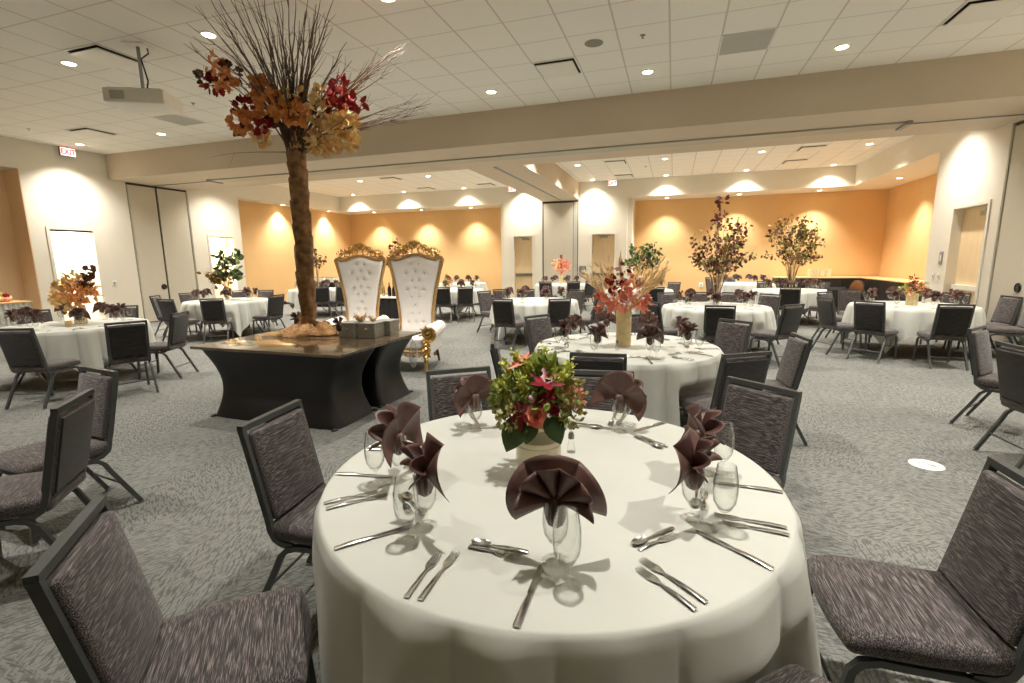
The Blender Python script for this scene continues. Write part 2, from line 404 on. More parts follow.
# baseboards
mb = MB().box(XL-TH, 7.06, 0, XL+0.012, 7.36, 0.1).box(XL, 8.36, 0, XL+0.012, 9.2, 0.1).box(XL, 10.97, 0, XL+0.012, 11.4, 0.1).box(XNL, 12.67, 0, XNL+0.015, YN, 0.12).box(XNL, YF, 0, XNL+0.015, 7.06, 0.1)
struct(mb, 'baseboard_left', M['base'])
mb = MB().box(XNL, YN-0.015, 0, -6.2, YN, 0.12).box(-1.44, YN-0.015, 0, XNR, YN, 0.12).box(-6.2, YB-0.012, 0, -5.86, YB, 0.1).box(-3.33, YB-0.012, 0, -2.9, YB, 0.1).box(-1.95, YB-0.012, 0, -1.6, YB, 0.1)
struct(mb, 'baseboard_back', M['base'])
mb = MB().box(XR-0.012, YF, 0, XR, 8.9, 0.1).box(XR-0.012, 11.96, 0, XR, 12.76, 0.1).box(XNR-0.015, 12.76, 0, XNR, YN, 0.12)
struct(mb, 'baseboard_right', M['base'])
# operable-wall pocket doors
def pocket(name, x, y0, y1, ztop, side, ysplit, yh, zh):
    s = side    # +1: the room lies towards +X
    d = struct(MB().box(min(x-s*0.05, x-s*0.10), y0, 0.02, max(x-s*0.05, x-s*0.10), y1, ztop), name, M['panel_dark'])
    a = MB().box(min(x-s*0.05, x-s*0.015), y0+0.05, 0.03, max(x-s*0.05, x-s*0.015), ysplit-0.03, ztop-0.06); a.build('door_leaf', M['panel'], d, 0)
    a = MB().box(min(x-s*0.05, x-s*0.015), ysplit+0.03, 0.03, max(x-s*0.05, x-s*0.015), y1-0.05, ztop-0.06); a.build('door_leaf', M['panel'], d, 0)
    h = MB(); h.m = Matrix.Translation((x-s*0.015, yh, zh)) @ Matrix.Rotation(s*pi/2, 4, 'Y'); h.lathe([(0.005, 0.012), (0.04, 0.012), (0.06, 0.0), (0.075, 0.014), (0.08, 0)], 20); h.build('door_pull', M['black_plastic'], d)
    for yy in (y0+0.03, y1-0.03):
        e = MB().box(min(x-s*0.04, x), yy-0.012, 0.02, max(x-s*0.04, x), yy+0.012, ztop-0.05)
        for zz in (0.5, 1.8, 3.0): e.box(min(x-s*0.03, x+s*0.006), yy-0.02, zz, max(x-s*0.03, x+s*0.006), yy+0.02, zz+0.14)
        e.build('hinge', M['grey_track'], d, 0)
    return d
pocket('door_1', XL, 9.23, 10.93, 3.68, 1, 10.02, 9.90, 0.95)
pocket('door_2', XR, 8.95, 10.48, 3.66, -1, 9.28, 9.75, 1.04)
# fabric panel at the end of the cross beam
d = struct(MB().box(-4.67, YB+0.02, 0.0, -3.33, YB+0.10, 3.66), 'door_3', M['panel_dark'])
MB().box(-4.62, YB-0.01, 0.03, -3.52, YB+0.03, 3.58).build('door_leaf', M['panel'], d, 0)
MB().box(-3.50, YB-0.01, 0.03, -3.36, YB+0.03, 3.60).build('edge_strip', M['grey_grille'], d, 0)
# maple doors with frames
def frame_y(name, x0, x1, y, ztop, w=0.06, depth=0.25):      # frame of a door in the back wall
    mb = MB().box(x0-w, y-0.02, 0, x0+0.006, y+depth, ztop+w).box(x1-0.006, y-0.02, 0, x1+w, y+depth, ztop+w).box(x0+0.006, y-0.02, ztop-0.006, x1-0.006, y+depth, ztop+w)
    return struct(mb, name, M['frame_paint'])
def frame_x(name, y0, y1, x, ztop, side, w=0.06, depth=0.25):
    a, b = (x-depth, x+0.02) if side > 0 else (x-0.02, x+depth)
    mb = MB().box(a, y0-w, 0, b, y0+0.006, ztop+w).box(a, y1-0.006, 0, b, y1+w, ztop+w).box(a, y0+0.006, ztop-0.006, b, y1-0.006, ztop+w)
    return struct(mb, name, M['frame_paint'])
for k, (a, b) in enumerate(((-5.80, -5.05), (-2.83, -2.01))):
    frame_y('trim_%d' % (4+k), a, b, YB, 2.44)
    d = struct(MB().box(a+0.008, YB+0.20, 0.01, b-0.008, YB+0.245, 2.43), 'door_%d' % (4+k), M['maple'])
    MB().box(a+0.03, YB+0.12, 0.96, b-0.03, YB+0.20, 1.05).build('push_bar', M['steel'], d, 0)
    MB().box(a+0.3, YB+0.11, 2.30, a+0.55, YB+0.20, 2.38).tube([(a+0.42, YB+0.14, 2.38), (a+0.2, YB+0.04, 2.41)], 0.012).build('door_closer', M['grey_track'], d, 0)
frame_x('trim_6', 10.80, 11.90, XR, 2.44, -1, depth=0.22)
d = struct(MB().box(XR+0.15, 10.808, 0.01, XR+0.20, 11.892, 2.43), 'door_6', M['maple'])
MB().box(XR+0.08, 10.84, 0.90, XR+0.15, 11.84, 0.99).build('push_bar', M['white_enamel'], d, 0)
MB().box(XR+0.08, 10.95, 2.26, XR+0.15, 11.2, 2.34).tube([(XR+0.1, 11.1, 2.34), (XR+0.04, 10.9, 2.40)], 0.012).build('door_closer', M['grey_track'], d, 0)
# left door stands open on a bright corridor, the next one on a lobby
for k, (a, b) in enumerate(((7.42, 8.30), (11.46, 12.30))):
    frame_x('trim_%d' % (7+k), a, b, XL, 2.40, 1)
    x = XL-TH
    mb = MB().box(x-1.75, a-0.19, 0, x-1.6, b+0.19, 2.6).box(x-1.6, a-0.2, 0, x, a-0.1, 2.6).box(x-1.6, b+0.1, 0, x, b+0.2, 2.6).box(x-1.75, a-0.2, 2.6, x, b+0.2, 2.7)
    struct(mb, 'wall_corridor_%s' % ('front', 'rear')[k], M['corridor'])
    d = MB(); d.m = Matrix.Translation((x-0.09, a+0.02 if k == 0 else b-0.02, 0)) @ Matrix.Rotation(radians(172 if k == 0 else 176), 4, 'Z')
    d.box(0, -0.022, 0.01, 0.82, 0.022, 2.38)
    dd = struct(d, 'door_%d' % (7+k), M['frame_paint'] if k == 0 else M['maple'])
    h = MB(); h.m = d.m; h.box(0.1, -0.07, 2.27, 0.38, -0.022, 2.34).box(0.72, -0.06, 0.98, 0.8, 0.06, 1.02); h.build('door_closer', M['steel'], dd, 0)
    MB().box(XL-0.24, a, 2.36, XL-0.02, b, 2.395).build('door_stop', M['slot_dark'] if k == 0 else M['frame_paint'], dd, 0)
# partition track under the main beam and the cross beam
tr = MB().box(-11.30, 9.78, ZB-0.03, 3.47, 10.13, ZB-0.0005); struct(tr, 'trim_9', M['grey_track'])
t2 = MB().box(XL, 9.95, ZB-0.016, -11.30, 9.985, ZB-0.0005).box(3.47, 9.95, ZB-0.016, XR, 9.985, ZB-0.0005).box(3.44, 9.74, ZB-0.06, 3.52, 10.16, ZB-0.0005).box(-11.34, 9.74, ZB-0.06, -11.26, 10.16, ZB-0.0005)
struct(t2, 'trim_10', M['sign_grey'])
struct(MB().box(-4.02, 10.95, ZB-0.016, -3.95, YB-0.02, ZB-0.0005), 'trim_11', M['sign_grey'])

# ------------------------------------------------------------------ lights
LIGHT_COL = (1.0, 0.95, 0.875)
def make_downlight():
    o = empty('downlight')
    MB().lathe([(0.072, -0.001), (0.074, -0.012), (0.098, -0.010), (0.102, 0.0)], 28).build('trim_ring', M['white_enamel'], o)
    MB().lathe([(0.0005, -0.006), (0.05, -0.006), (0.073, -0.004)], 24).build('lens', M['lens'], o)
    return o
DL = Proto(make_downlight())
def spot(loc, power, size=92, blend=0.75, aim=None):
    l = bpy.data.lights.new('downlight_beam', 'SPOT'); l.energy = power; l.color = LIGHT_COL; l.spot_size = radians(size); l.spot_blend = blend; l.shadow_soft_size = 0.06
    o = bpy.data.objects.new('downlight_beam', l); COL.objects.link(o); o.location = loc
    return o
P_MAIN, P_BAY, P_NICHE = 310, 260, 200
dls = []
for x in (-12.84, -10.30, -7.86, -5.37, -2.92, -0.47, 1.98, 4.42):
    for y in (7.90, 4.86, 1.80): dls.append((x, y, H, P_MAIN*(1.0 if y > 7 else 0.72 if y > 4 or x < 1 else 1.1), 'main'))
for x in (-12.56, -10.20, -7.62, -5.3, -2.77, -0.34, 2.07, 4.45):
    for y in (11.7, 14.63, 17.48): dls.append((x, y, H, P_BAY, 'bay'))
for (x, y) in ((-0.31, 18.62), (2.03, 18.62), (4.41, 18.62), (5.84, 16.6), (5.84, 14.1), (-13.76, 14.87), (-13.76, 17.4), (-12.39, 18.65), (-10.1, 18.65), (-7.85, 18.65)):
    dls.append((x, y, ZS, P_NICHE, 'niche'))
# which lamps the photo shows, and how to point at each
DLNAME = {
 (-12.84, 7.90): 'beside the exit sign near the left wall corner', (-10.30, 7.90): 'in front of the beam between the exit sign and the tree',
 (-2.92, 7.90): 'just in front of the beam, right of the bare branches', (-0.47, 7.90): 'in front of the beam right of the square vent',
 (1.98, 7.90): 'in front of the beam, right of the grey return grille', (-7.86, 4.86): 'left of the projector beside the square vent',
 (-5.37, 4.86): 'behind the bare branches on the left of the tree', (-2.92, 4.86): 'at the top edge of the photo right of the tree',
 (-2.77, 14.63): 'beyond the beam, nearest the cross beam', (-2.77, 17.48): 'by the soffit nearest the cross beam',
 (-0.34, 14.63): 'beyond the beam, second from the cross beam', (-0.34, 17.48): 'by the soffit, second from the cross beam',
 (2.07, 14.63): 'beyond the beam, third from the cross beam', (2.07, 17.48): 'by the soffit, third from the cross beam',
 (4.45, 14.63): 'beyond the beam, nearest the right wall', (4.45, 17.48): 'by the soffit corner nearest the right wall',
 (-10.20, 14.63): 'in the left bay just right of the tree trunk', (-12.56, 17.48): 'in the left bay near the left soffit corner',
 (-10.20, 17.48): 'in the left bay by the rear soffit', (-7.62, 14.63): 'in the left bay in the middle of the tiles', (-7.62, 17.48): 'in the left bay right of the middle, by the soffit',
 (-5.3, 14.63): 'in the left bay close to the cross beam', (-5.3, 17.48): 'in the left bay by the rear exit sign', (-12.56, 14.63): 'in the left bay behind the tree trunk',
 (-0.31, 18.62): 'in the right rear niche soffit, over its left end', (2.03, 18.62): 'in the right rear niche soffit, in its middle', (4.41, 18.62): 'in the right rear niche soffit, over its right end',
 (5.84, 16.6): 'in the side niche soffit on the right', (-13.76, 14.87): 'in the left side niche soffit, left of the tree trunk', (-13.76, 17.4): 'in the left side niche soffit, right of the tree trunk',
 (-12.39, 18.65): 'in the left rear niche soffit near its corner', (-10.1, 18.65): 'in the left rear niche soffit above the thrones', (-7.85, 18.65): 'in the left rear niche soffit over its right end'}
for (x, y, z, p, k) in dls:
    q = to_px((x, y, z)); seen = (x, y) in DLNAME
    if y > 0.5 and seen:
        DL.place((x, y, z-0.0005), 0, 'lit round downlight ' + DLNAME[(x, y)], 'ceiling light', 'recessed downlights')
    spot((x, y, z-0.03), p, 100 if k == 'niche' else (120 if y > 7 else 88), 0.8 if k == 'niche' else 1.0)
for (x, y) in ((XL-0.8, 7.86), (XL-0.8, 11.88)):
    l = bpy.data.lights.new('corridor_lamp', 'AREA'); l.shape = 'SQUARE'; l.size = 0.6; l.energy = 60; l.color = (1, 0.93, 0.82)
    o = bpy.data.objects.new('corridor_lamp', l); COL.objects.link(o); o.location = (x, y, 2.57)

# ------------------------------------------------------------------ chair (front = local +Y, origin on the floor under the seat)
def make_chair():
    o = empty('banquet_chair'); W = 0.196
    def sh(p):      # waterfall front, slightly crowned seat narrowing to the back
        x, y, z = p; k = 1 - 0.09*max(0, -y/0.23)
        zz = z + (0.010*(1-(x/0.22)**2) if z > 0 else 0) - (0.022*max(0, (y-0.12)/0.12)**2 if z > 0 else 0)
        if y > 0: y = y*(1-0.10*(x/0.22)**2)
        return (x*k, y, zz)
    MB().rbox((0, 0.0, 0.432), (0.222, 0.232, 0.040), 0.030, 8, sh).build('seat', M['fabric'], o, 60)
    # reclined back cushion
    tilt = Matrix.Translation((0, -0.205, 0.475)) @ Matrix.Rotation(radians(12), 4, 'X')
    b = MB(); b.m = tilt
    b.rbox((0, -0.008, 0.206), (0.182, 0.026, 0.198), 0.016, 6, lambda p: (p[0], p[1]+(0.012*(1-(p[0]/0.19)**2) if p[1] > 0 else 0), p[2]))
    b.build('backrest', M['fabric'], o, 60)
    b = MB(); b.m = tilt; b.rbox((0, -0.0375, 0.204), (0.176, 0.006, 0.190), 0.005, 2); b.build('back_shade_panel', M['fabric_shaded'], o, 60)  # added sheet behind the cushion, coloured dark for the shade on chair backs
    f = MB(); z0 = tilt @ Vector((0, -0.012, 0.0))
    for s in (-1, 1):
        pts = []
        for q in (0.428, 0.20, 0.02): pts.append(tilt @ Vector((s*(W-0.003), -0.012, q)))
        pts += [Vector((s*W, -0.212, 0.445)), Vector((s*W, -0.196, 0.408)), Vector((s*W, -0.165, 0.388)), Vector((s*W, -0.11, 0.382))]
        f.tube(pts, 0.01, sq=(0.026, 0.022), up=(1, 0, 0))
    a, c = tilt @ Vector((-W-0.006, -0.012, 0.432)), tilt @ Vector((W+0.006, -0.012, 0.432))
    f.tube([a, c], 0.01, sq=(0.028, 0.026))
    f.build('back_frame', M['frame'], o, 40)
    for s in (-1, 1):
        x = s*(W+0.006)
        fr = [(x, 0.05, 0.378), (x, 0.12, 0.380), (x, 0.165, 0.366), (x, 0.188, 0.335), (x, 0.198, 0.28), (x*1.03, 0.215, 0.012)]
        MB().tube(fr, 0.01, sq=(0.024, 0.024), up=(1, 0, 0)).build('leg', M['leg_frame'], o, 40)
        re = [(x, 0.05, 0.378), (x, -0.09, 0.378), (x, -0.135, 0.366), (x, -0.17, 0.335), (x, -0.20, 0.27), (x*1.03, -0.335, 0.012)]
        MB().tube(re, 0.01, sq=(0.024, 0.024), up=(1, 0, 0)).build('leg', M['leg_frame'], o, 40)
        for yy in (0.216, -0.337): MB().lathe([(0.0005, 0), (0.017, 0), (0.017, 0.012), (0.0005, 0.014)], 10, (x*1.03, yy, 0)).build('glide', M['steel'], o, 40)
    MB().tube([(-W, 0.203, 0.20), (W, 0.203, 0.20)], 0.007, 6).build('stretcher', M['leg_frame'], o)
    MB().tube([(-W, -0.262, 0.16), (W, -0.262, 0.16)], 0.007, 6).build('stretcher', M['leg_frame'], o)
    MB().tube([(W-0.02, 0.06, 0.385), (W-0.02, 0.06, 0.352), (W-0.02, -0.02, 0.345), (W-0.02, -0.03, 0.385)], 0.004, 6).build('seat_bracket', M['steel'], o)
    return o
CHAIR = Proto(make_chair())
BACK = 0.295      # the top rail stands this far behind the seat centre
CHAIRS = []
def chair_at(m, face, label, group):
    u = Vector((cos(face), sin(face))); CHAIRS.append((m[0]+u.x*BACK, m[1]+u.y*BACK, face))
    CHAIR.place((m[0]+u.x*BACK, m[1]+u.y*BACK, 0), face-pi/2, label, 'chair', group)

# ------------------------------------------------------------------ round tables
RT = 0.838; ZT = 0.765
TABLES = {  # centre, cloth corner angle, drop at side / corner
 'front': ((-0.43, 1.73), -8, 0.56, 0.70), 'second': ((-0.40, 4.61), -62, 0.36, 0.72), 'maple': ((0.70, 8.79), 20, 0.42, 0.73),
 'right': ((3.72, 9.54), -127, 0.32, 0.70), 'green': ((-9.39, 8.25), -32, 0.34, 0.72), 'mid': ((-2.61, 9.38), -115, 0.34, 0.68),
 'tallgold': ((2.75, 13.40), -35, 0.36, 0.70), 'plant': ((-0.83, 13.14), 10, 0.36, 0.70), 'panel': ((-3.5, 15.79), 30, 0.34, 0.70),
 'throne': ((-5.89, 12.59), -60, 0.34, 0.70), 'rear': ((-7.27, 16.3), 10, 0.34, 0.70), 'left': ((-7.87, 4.41), -22, 0.32, 0.70),
 'behind': ((-10.3, 12.3), 10, 0.34, 0.7), 'farwhite': ((2.1, 16.6), 10, 0.34, 0.7), 'edge': ((3.66, 4.52), 20, 0.34, 0.7), 'edgeleft': ((-4.05, 0.95), 10, 0.34, 0.7)}
TDESC = {'front': 'the front table', 'second': 'the coral-flower table', 'maple': 'the burgundy-tree table', 'right': 'the right-hand bouquet table',
 'green': 'the left pocket-door table', 'mid': 'the flowerless table left of centre', 'tallgold': 'the olive-gold-tree table', 'plant': 'the far green-branch table',
 'panel': 'the grey-panel table', 'throne': 'the table right of the thrones', 'rear': 'the rearmost left table', 'left': 'the orange-leaf-spray table',
 'behind': 'the table behind the left throne', 'farwhite': 'the rearmost right table', 'edge': 'a table beyond the right edge', 'edgeleft': 'a table beyond the left edge'}
def make_table():
    o = empty('round_table')
    MB().lathe([(0.0005, 0.735), (RT-0.01, 0.735), (RT-0.004, 0.74), (RT-0.004, 0.757), (RT-0.01, 0.760), (0.0005, 0.760)], 56).build('tabletop', M['ply'], o)
    for s in (-1, 1):
        l = MB()
        for t in (-1, 1):
            l.tube([(t*0.36, s*0.5, 0.733), (t*0.33, s*0.5, 0.45), (t*0.16, s*0.5, 0.33), (t*0.2, s*0.5, 0.2), (t*0.42, s*0.5, 0.012)], 0.014, 8)
        l.tube([(-0.36, s*0.5, 0.70), (0.36, s*0.5, 0.70)], 0.011, 6).tube([(-0.17, s*0.5, 0.33), (0.17, s*0.5, 0.33)], 0.011, 6)
        l.tube([(0, s*0.5, 0.33), (0, s*0.12, 0.732)], 0.009, 6)
        l.build('leg', M['leg_frame'], o)
    return o
TABLE = Proto(make_table())
def make_cloth(name, c, rot, dside, dcorner, seed):
    r = random.Random(seed); n = 480; ph = r.random()*6
    near = [q for q in CHAIRS if (q[0]-c[0])**2+(q[1]-c[1])**2 < 1.25**2]
    rows = []
    fold = [r.uniform(0.45, 1.25) for _ in range(60)]
    for rr in (0.02, 0.25, 0.5, 0.7, RT-0.05, RT-0.012): rows.append([(rr*cos(2*pi*k/n), rr*sin(2*pi*k/n), ZT) for k in range(n)])
    rows.append([((RT-0.002)*cos(2*pi*k/n), (RT-0.002)*sin(2*pi*k/n), ZT-0.002) for k in range(n)])
    N = 18; fe = 0.68; fa = 1.3 if name == 'front' else 1.9; kf = 17 if name == 'front' else 21
    for i in range(1, N+1):
        t = (i/N)**1.35; row = []
        for k in range(n):
            a = 2*pi*k/n; q = a - radians(rot)
            m = max(abs(cos(q)), abs(sin(q)))          # 0.707 (between) .. 1; corners of the cloth where both are equal
            cn = ((1/max(abs(cos(q-pi/4)), abs(sin(q-pi/4))))-1)/0.4142
            L = dside + (dcorner-dside)*cn**1.4
            z = t*L
            ph2 = kf*a+ph+0.9*sin(2*a+ph)+0.8*sin(5*a+1)
            w = abs(sin(ph2/2))**0.62
            amp = fa*(0.062+0.030*cn**0.8)*fold[int((ph2/(2*pi)) % kf)]
            w2 = 0.5+0.5*sin(2*ph2+1.3)
            zz = z/0.7
            out = -0.004 + 0.012*min(1, z/0.03) + (amp*w + 0.012*w2)*(zz**fe) + 0.006*zz
            rr = RT+out; zw = ZT-0.006-z
            for (qx, qy, qf) in near:      # the cloth is pushed in where a seat slides under the table
                px, py = c[0]+rr*cos(a)-qx, c[1]+rr*sin(a)-qy
                lf = px*cos(qf)+py*sin(qf); ls = abs(-px*sin(qf)+py*cos(qf))
                if abs(lf) < 0.5 and ls < 0.30 and zw < 0.60:
                    wgt = min(1, (0.60-zw)/0.10)*max(0, min(1, (0.30-ls)/0.06)); need = 0.25-lf
                    if need > 0: rr -= need*wgt
            row.append((rr*cos(a), rr*sin(a), max(0.006, zw)))
        rows.append(row)
    mb = MB(); mb.add([(0, 0, ZT)], []); mb.v = []
    mb.grid(rows, wrap=True)
    mb.f.append(tuple(range(n))[::-1])
    o = mb.build('tablecloth', M['cloth'], None, 70)
    o.location = (c[0], c[1], 0)
    return tag(o, 'ivory tablecloth hanging in folds over ' + TDESC[name], 'tablecloth', 'ivory tablecloths')
NEEDED = ['front', 'second', 'maple', 'right', 'green', 'mid', 'tallgold', 'plant', 'panel', 'throne', 'rear', 'left', 'behind', 'farwhite']


# ------------------------------------------------------------------ chairs: (left end, right end of the top rail in the photo, +1 seen from the front / -1 from behind, group table, label)
ZR = 0.892
NEAR = [
 ((38, 582), (106, 500), 1, 'front', 'large grey chair in the lower left corner, at the front table'),
 ((241, 431), (302, 402), 1, 'front', 'grey chair on the left of the front table, in front of the display table'),
 ((428, 374), (489, 369), 1, 'front', 'grey chair on the far left side of the front table, before the thrones'),
 ((566, 372.5), (634, 374.6), 1, 'front', 'grey chair on the far side of the front table, just behind its bouquet'),
 ((726, 379), (800.6, 395.7), 1, 'front', 'grey chair on the right rear side of the front table, its back cushion fully seen'),
 ((52, 412), (88, 392), -1, 'edgeleft', 'grey chair at the left edge of the photo, nearer of two facing left'),
 ((82, 369), (113, 374), 1, 'edgeleft', 'grey chair at the left edge, further of two, its front cushion facing the camera'),
 ((570, 354), (627, 356), -1, 'second', 'dark chair on the near side of the coral flower table, right behind the front bouquet'),
 ((722, 356.5), (769, 353), -1, 'second', 'dark chair at the near right side of the coral flower table, seat to the left'),
 ((793, 335), (807, 340), 0, 'second', 'chair right of the coral flower table, seen edge on seat to the left', 188),
 ((719, 319.6), (751, 323.5), 1, 'second', 'grey chair on the far right side of the coral flower table, front cushion in view'),
 ((525, 318), (550, 315), 1, 'second', 'grey chair on the far left side of the coral flower table, front cushion in view'),
 ((630, 316), (648.6, 315), 1, 'second', 'grey chair on the far side of the coral flower table, right of the tan vase'),
 ((482.7, 339.6), (506, 344), 0, 'second', 'dark chair at the left side of the coral flower table, above the front bouquet', 20),
 ((969, 330), (988, 327.6), 1, 'edge', 'grey chair by the right edge of the photo, facing right, left of two', -40),
 ((1004, 345), (1034, 350), 0, 'edge', 'dark chair cut by the right edge of the photo, right one of two', 5),
 ((-2, 330), (31.5, 329.5), -1, 'left', 'dark chair at the left edge, seen from behind, before the orange leaf spray'),
 ((107.6, 324.4), (143.5, 321.5), -1, 'left', 'dark chair seen from behind on the near side of the orange leaf spray table'),
]
for row in NEAR:
    a, b, sg, tb, lab = row[:5]
    A = at_z(a, ZR); B = at_z(b, ZR); m = (A+B)/2; d = B-A; an = atan2(d.y, d.x)
    if sg == 0: face = radians(row[5])
    else:
        face = an - sg*pi/2
        if len(row) > 5: face = radians(row[5])
    chair_at(m, face, lab, 'chairs around ' + TDESC[tb])
chair_at((1.04, 1.76), radians(182), 'large grey chair in the lower right corner, seat towards the front table', 'chairs around the front table')
cf = TABLES['front'][0]; an = radians(-38)
chair_at((cf[0]+1.34*cos(an), cf[1]+1.34*sin(an)), an+pi, 'grey chair at the bottom edge, only its seat in view, right of the front tablecloth', 'chairs around the front table')
# far chairs stand on a ring round their table, under the photo position of the top rail
FAR = [
 ('left', 178, 313, 'dark chair on the right of the orange leaf spray table, facing left', 1.26),
 ('left', 124, 308, 'grey chair on the far right side of the orange leaf spray table, behind its glasses', 1.24),
 ('left', 26, 304.5, 'dark chair on the far side of the orange leaf spray table near the left edge', 1.24),
 ('green', 155, 296, 'grey chair at the far left of the leafy green table, first before the pocket doors', 1.3),
 ('green', 166.5, 298, 'dark chair on the left of the leafy green table, overlapping the first one', 1.3),
 ('green', 187.5, 292.5, 'dark chair on the far left of the leafy green table below the door pull', 1.26),
 ('green', 211, 297.6, 'dark chair seen from behind in front of the leafy green table', 1.2),
 ('green', 274, 293.8, 'dark chair at the right of the leafy green table, facing left', 1.2),
 ('green', 266, 290.3, 'dark chair on the far right side of the leafy green table, against the amber wall', 1.3),
 ('green', 250, 287.5, 'dark chair on the far side of the leafy green table, behind the napkins', 1.25),
 ('throne', 465.5, 287, 'dark chair seen from behind at the table right of the thrones', 1.25),
 ('throne', 450, 292, 'dark chair seen edge on beside the right throne', 1.35),
 ('mid', 484, 291.6, 'grey chair on the left of the plain table left of centre, front in view', 1.25),
 ('mid', 503, 299.4, 'dark chair seen from behind, near left side of the plain table left of centre', 1.2),
 ('mid', 560, 298.7, 'dark chair seen from behind, near right side of the plain table left of centre', 1.2),
 ('mid', 596, 294.7, 'dark chair on the right of the plain table left of centre, facing left', 1.25),
 ('mid', 576, 291.5, 'dark chair on the far right of the plain table left of centre', 1.2),
 ('mid', 498, 284.5, 'grey chair beyond the plain table left of centre, by the left rear maple door', 1.7),
 ('mid', 523, 283.5, 'dark chair on the far side of the plain table left of centre', 1.3),
 ('panel', 545, 282.7, 'dark chair seen from behind, left in front of the grey wall panel table', 1.25),
 ('panel', 574, 282, 'dark chair seen from behind, right in front of the grey wall panel table', 1.25),
 ('panel', 584, 284, 'dark chair seen edge on, right of the grey wall panel table', 1.3),
 ('plant', 597, 283, 'dark chair left of the far leafy green table in the middle, behind the straw spray', 1.3),
 ('plant', 655, 286.6, 'dark chair seen from behind at the far leafy green middle table', 1.2),
 ('plant', 675, 281, 'grey chair at the right rear of the far leafy green table in the middle', 1.3),
 ('maple', 667, 293.8, 'grey chair on the far left of the burgundy tree table, front in view', 1.25),
 ('maple', 655.5, 300, 'dark chair on the left of the burgundy tree table, facing right', 1.25),
 ('maple', 687, 284.8, 'dark chair on the far side of the burgundy tree table, left of the vase', 1.3),
 ('maple', 721, 303.9, 'dark chair seen from behind in front of the burgundy tree table', 1.2),
 ('maple', 789, 301.5, 'dark chair at the right of the burgundy tree table, seat to the left', 1.28),
 ('maple', 771.5, 293.9, 'grey chair at the far right of the burgundy tree table, front in view', 1.25),
 ('maple', 739, 282, 'grey chair on the far side of the burgundy tree table, right of the vase', 1.35),
 ('tallgold', 790.5, 287.3, 'dark chair seen from behind in front of the olive-gold tree table', 1.2),
 ('tallgold', 822.5, 281.3, 'grey chair at the far right of the olive-gold tree table, under the white ware', 1.25),
 ('tallgold', 835, 285.3, 'grey chair on the right of the olive-gold tree table, second from the white ware', 1.28),
 ('tallgold', 764.5, 280.8, 'dark chair on the far side of the olive-gold tree table, left of its vase', 1.2),
 ('farwhite', 728.5, 275.5, 'dark chair at the rearmost right table, before the amber wall', 1.25),
 ('farwhite', 710.5, 278, 'grey chair at the left of the rearmost right table', 1.5),
 ('right', 825, 292, 'dark chair on the left of the mixed bouquet table, further of two facing right', 1.4),
 ('right', 829, 297, 'dark chair on the left of the mixed bouquet table, nearer of two facing right', 1.32),
 ('right', 848.5, 283, 'grey chair edge on behind the mixed bouquet table, left of the round wooden disc', 1.9),
 ('right', 868.5, 302.5, 'dark chair seen from behind, left of two before the mixed bouquet table', 1.3),
 ('right', 955.5, 304.3, 'dark chair seen from behind, right of two before the mixed bouquet table', 1.3),
 ('right', 956.5, 292.5, 'dark chair on the far side of the mixed bouquet table', 1.25),
 ('right', 1011, 297, 'grey chair on the right of the mixed bouquet table, front in view', 1.3),
 ('right', 1026, 301, 'dark chair cut by the right edge, beside the mixed bouquet table', 1.35),
 ('behind', 321.5, 286.3, 'dark chair just right of the tree trunk, at the far table behind the left throne', 1.25),
 ('behind', 337.5, 293.5, 'dark chair seen from behind between the tree trunk and the left throne', 1.25),
]
taken = []
for (tb, px, py, lab, rad) in FAR:
    c = TABLES[tb][0]; best = None; rad = max(rad, 1.42)
    for i in range(360):
        a = 2*pi*i/360; p = (c[0]+rad*cos(a), c[1]+rad*sin(a)); q = to_px((p[0], p[1], ZR))
        e = (q[0]-px)**2 + (4*(q[1]-py))**2
        for t in taken:
            if (t[0]-p[0])**2+(t[1]-p[1])**2 < 0.34: e += 4000
        if best is None or e < best[0]: best = (e, a, p)
    taken.append(best[2])
    chair_at(best[2], best[1]+pi, lab, 'chairs around ' + TDESC[tb])
for i, k in enumerate(NEEDED):
    c, rot, a, b = TABLES[k]
    TABLE.place((c[0], c[1], 0), radians(rot+18), 'round folding banquet table under an ivory cloth, ' + TDESC[k], 'table', 'round banquet tables')
    make_cloth(k, c, rot, a, b, 11+i)

# ------------------------------------------------------------------ place settings
def goblet_mesh(h, rim, belly, stem_h, foot, seg=20):
    zb = stem_h; t = 0.0014
    out = [(foot, 0.0005), (foot, 0.002), (foot*0.45, 0.006), (0.0058, 0.013), (0.0042, zb*0.6), (0.0062, zb-0.004), (belly*0.55, zb+0.008), (belly*0.9, zb+0.032), (belly, zb+0.062), (belly*0.97, zb+(h-zb)*0.7), (rim, h)]
    inn = [(rim-t, h), (belly*0.97-t, zb+(h-zb)*0.7), (belly-t, zb+0.062), (belly*0.9-t, zb+0.033), (belly*0.5, zb+0.011), (0.0006, zb+0.004)]
    return MB().lathe(out+inn, seg)
def mk(name, mb, mat, smooth=40):
    return Proto(mb.build(name, mat, None, smooth))
GOBLET = mk('water_goblet', goblet_mesh(0.178, 0.031, 0.0355, 0.052, 0.036), M['glass'])
WINE = mk('wine_glass', goblet_mesh(0.205, 0.027, 0.0365, 0.058, 0.038), M['glass'])
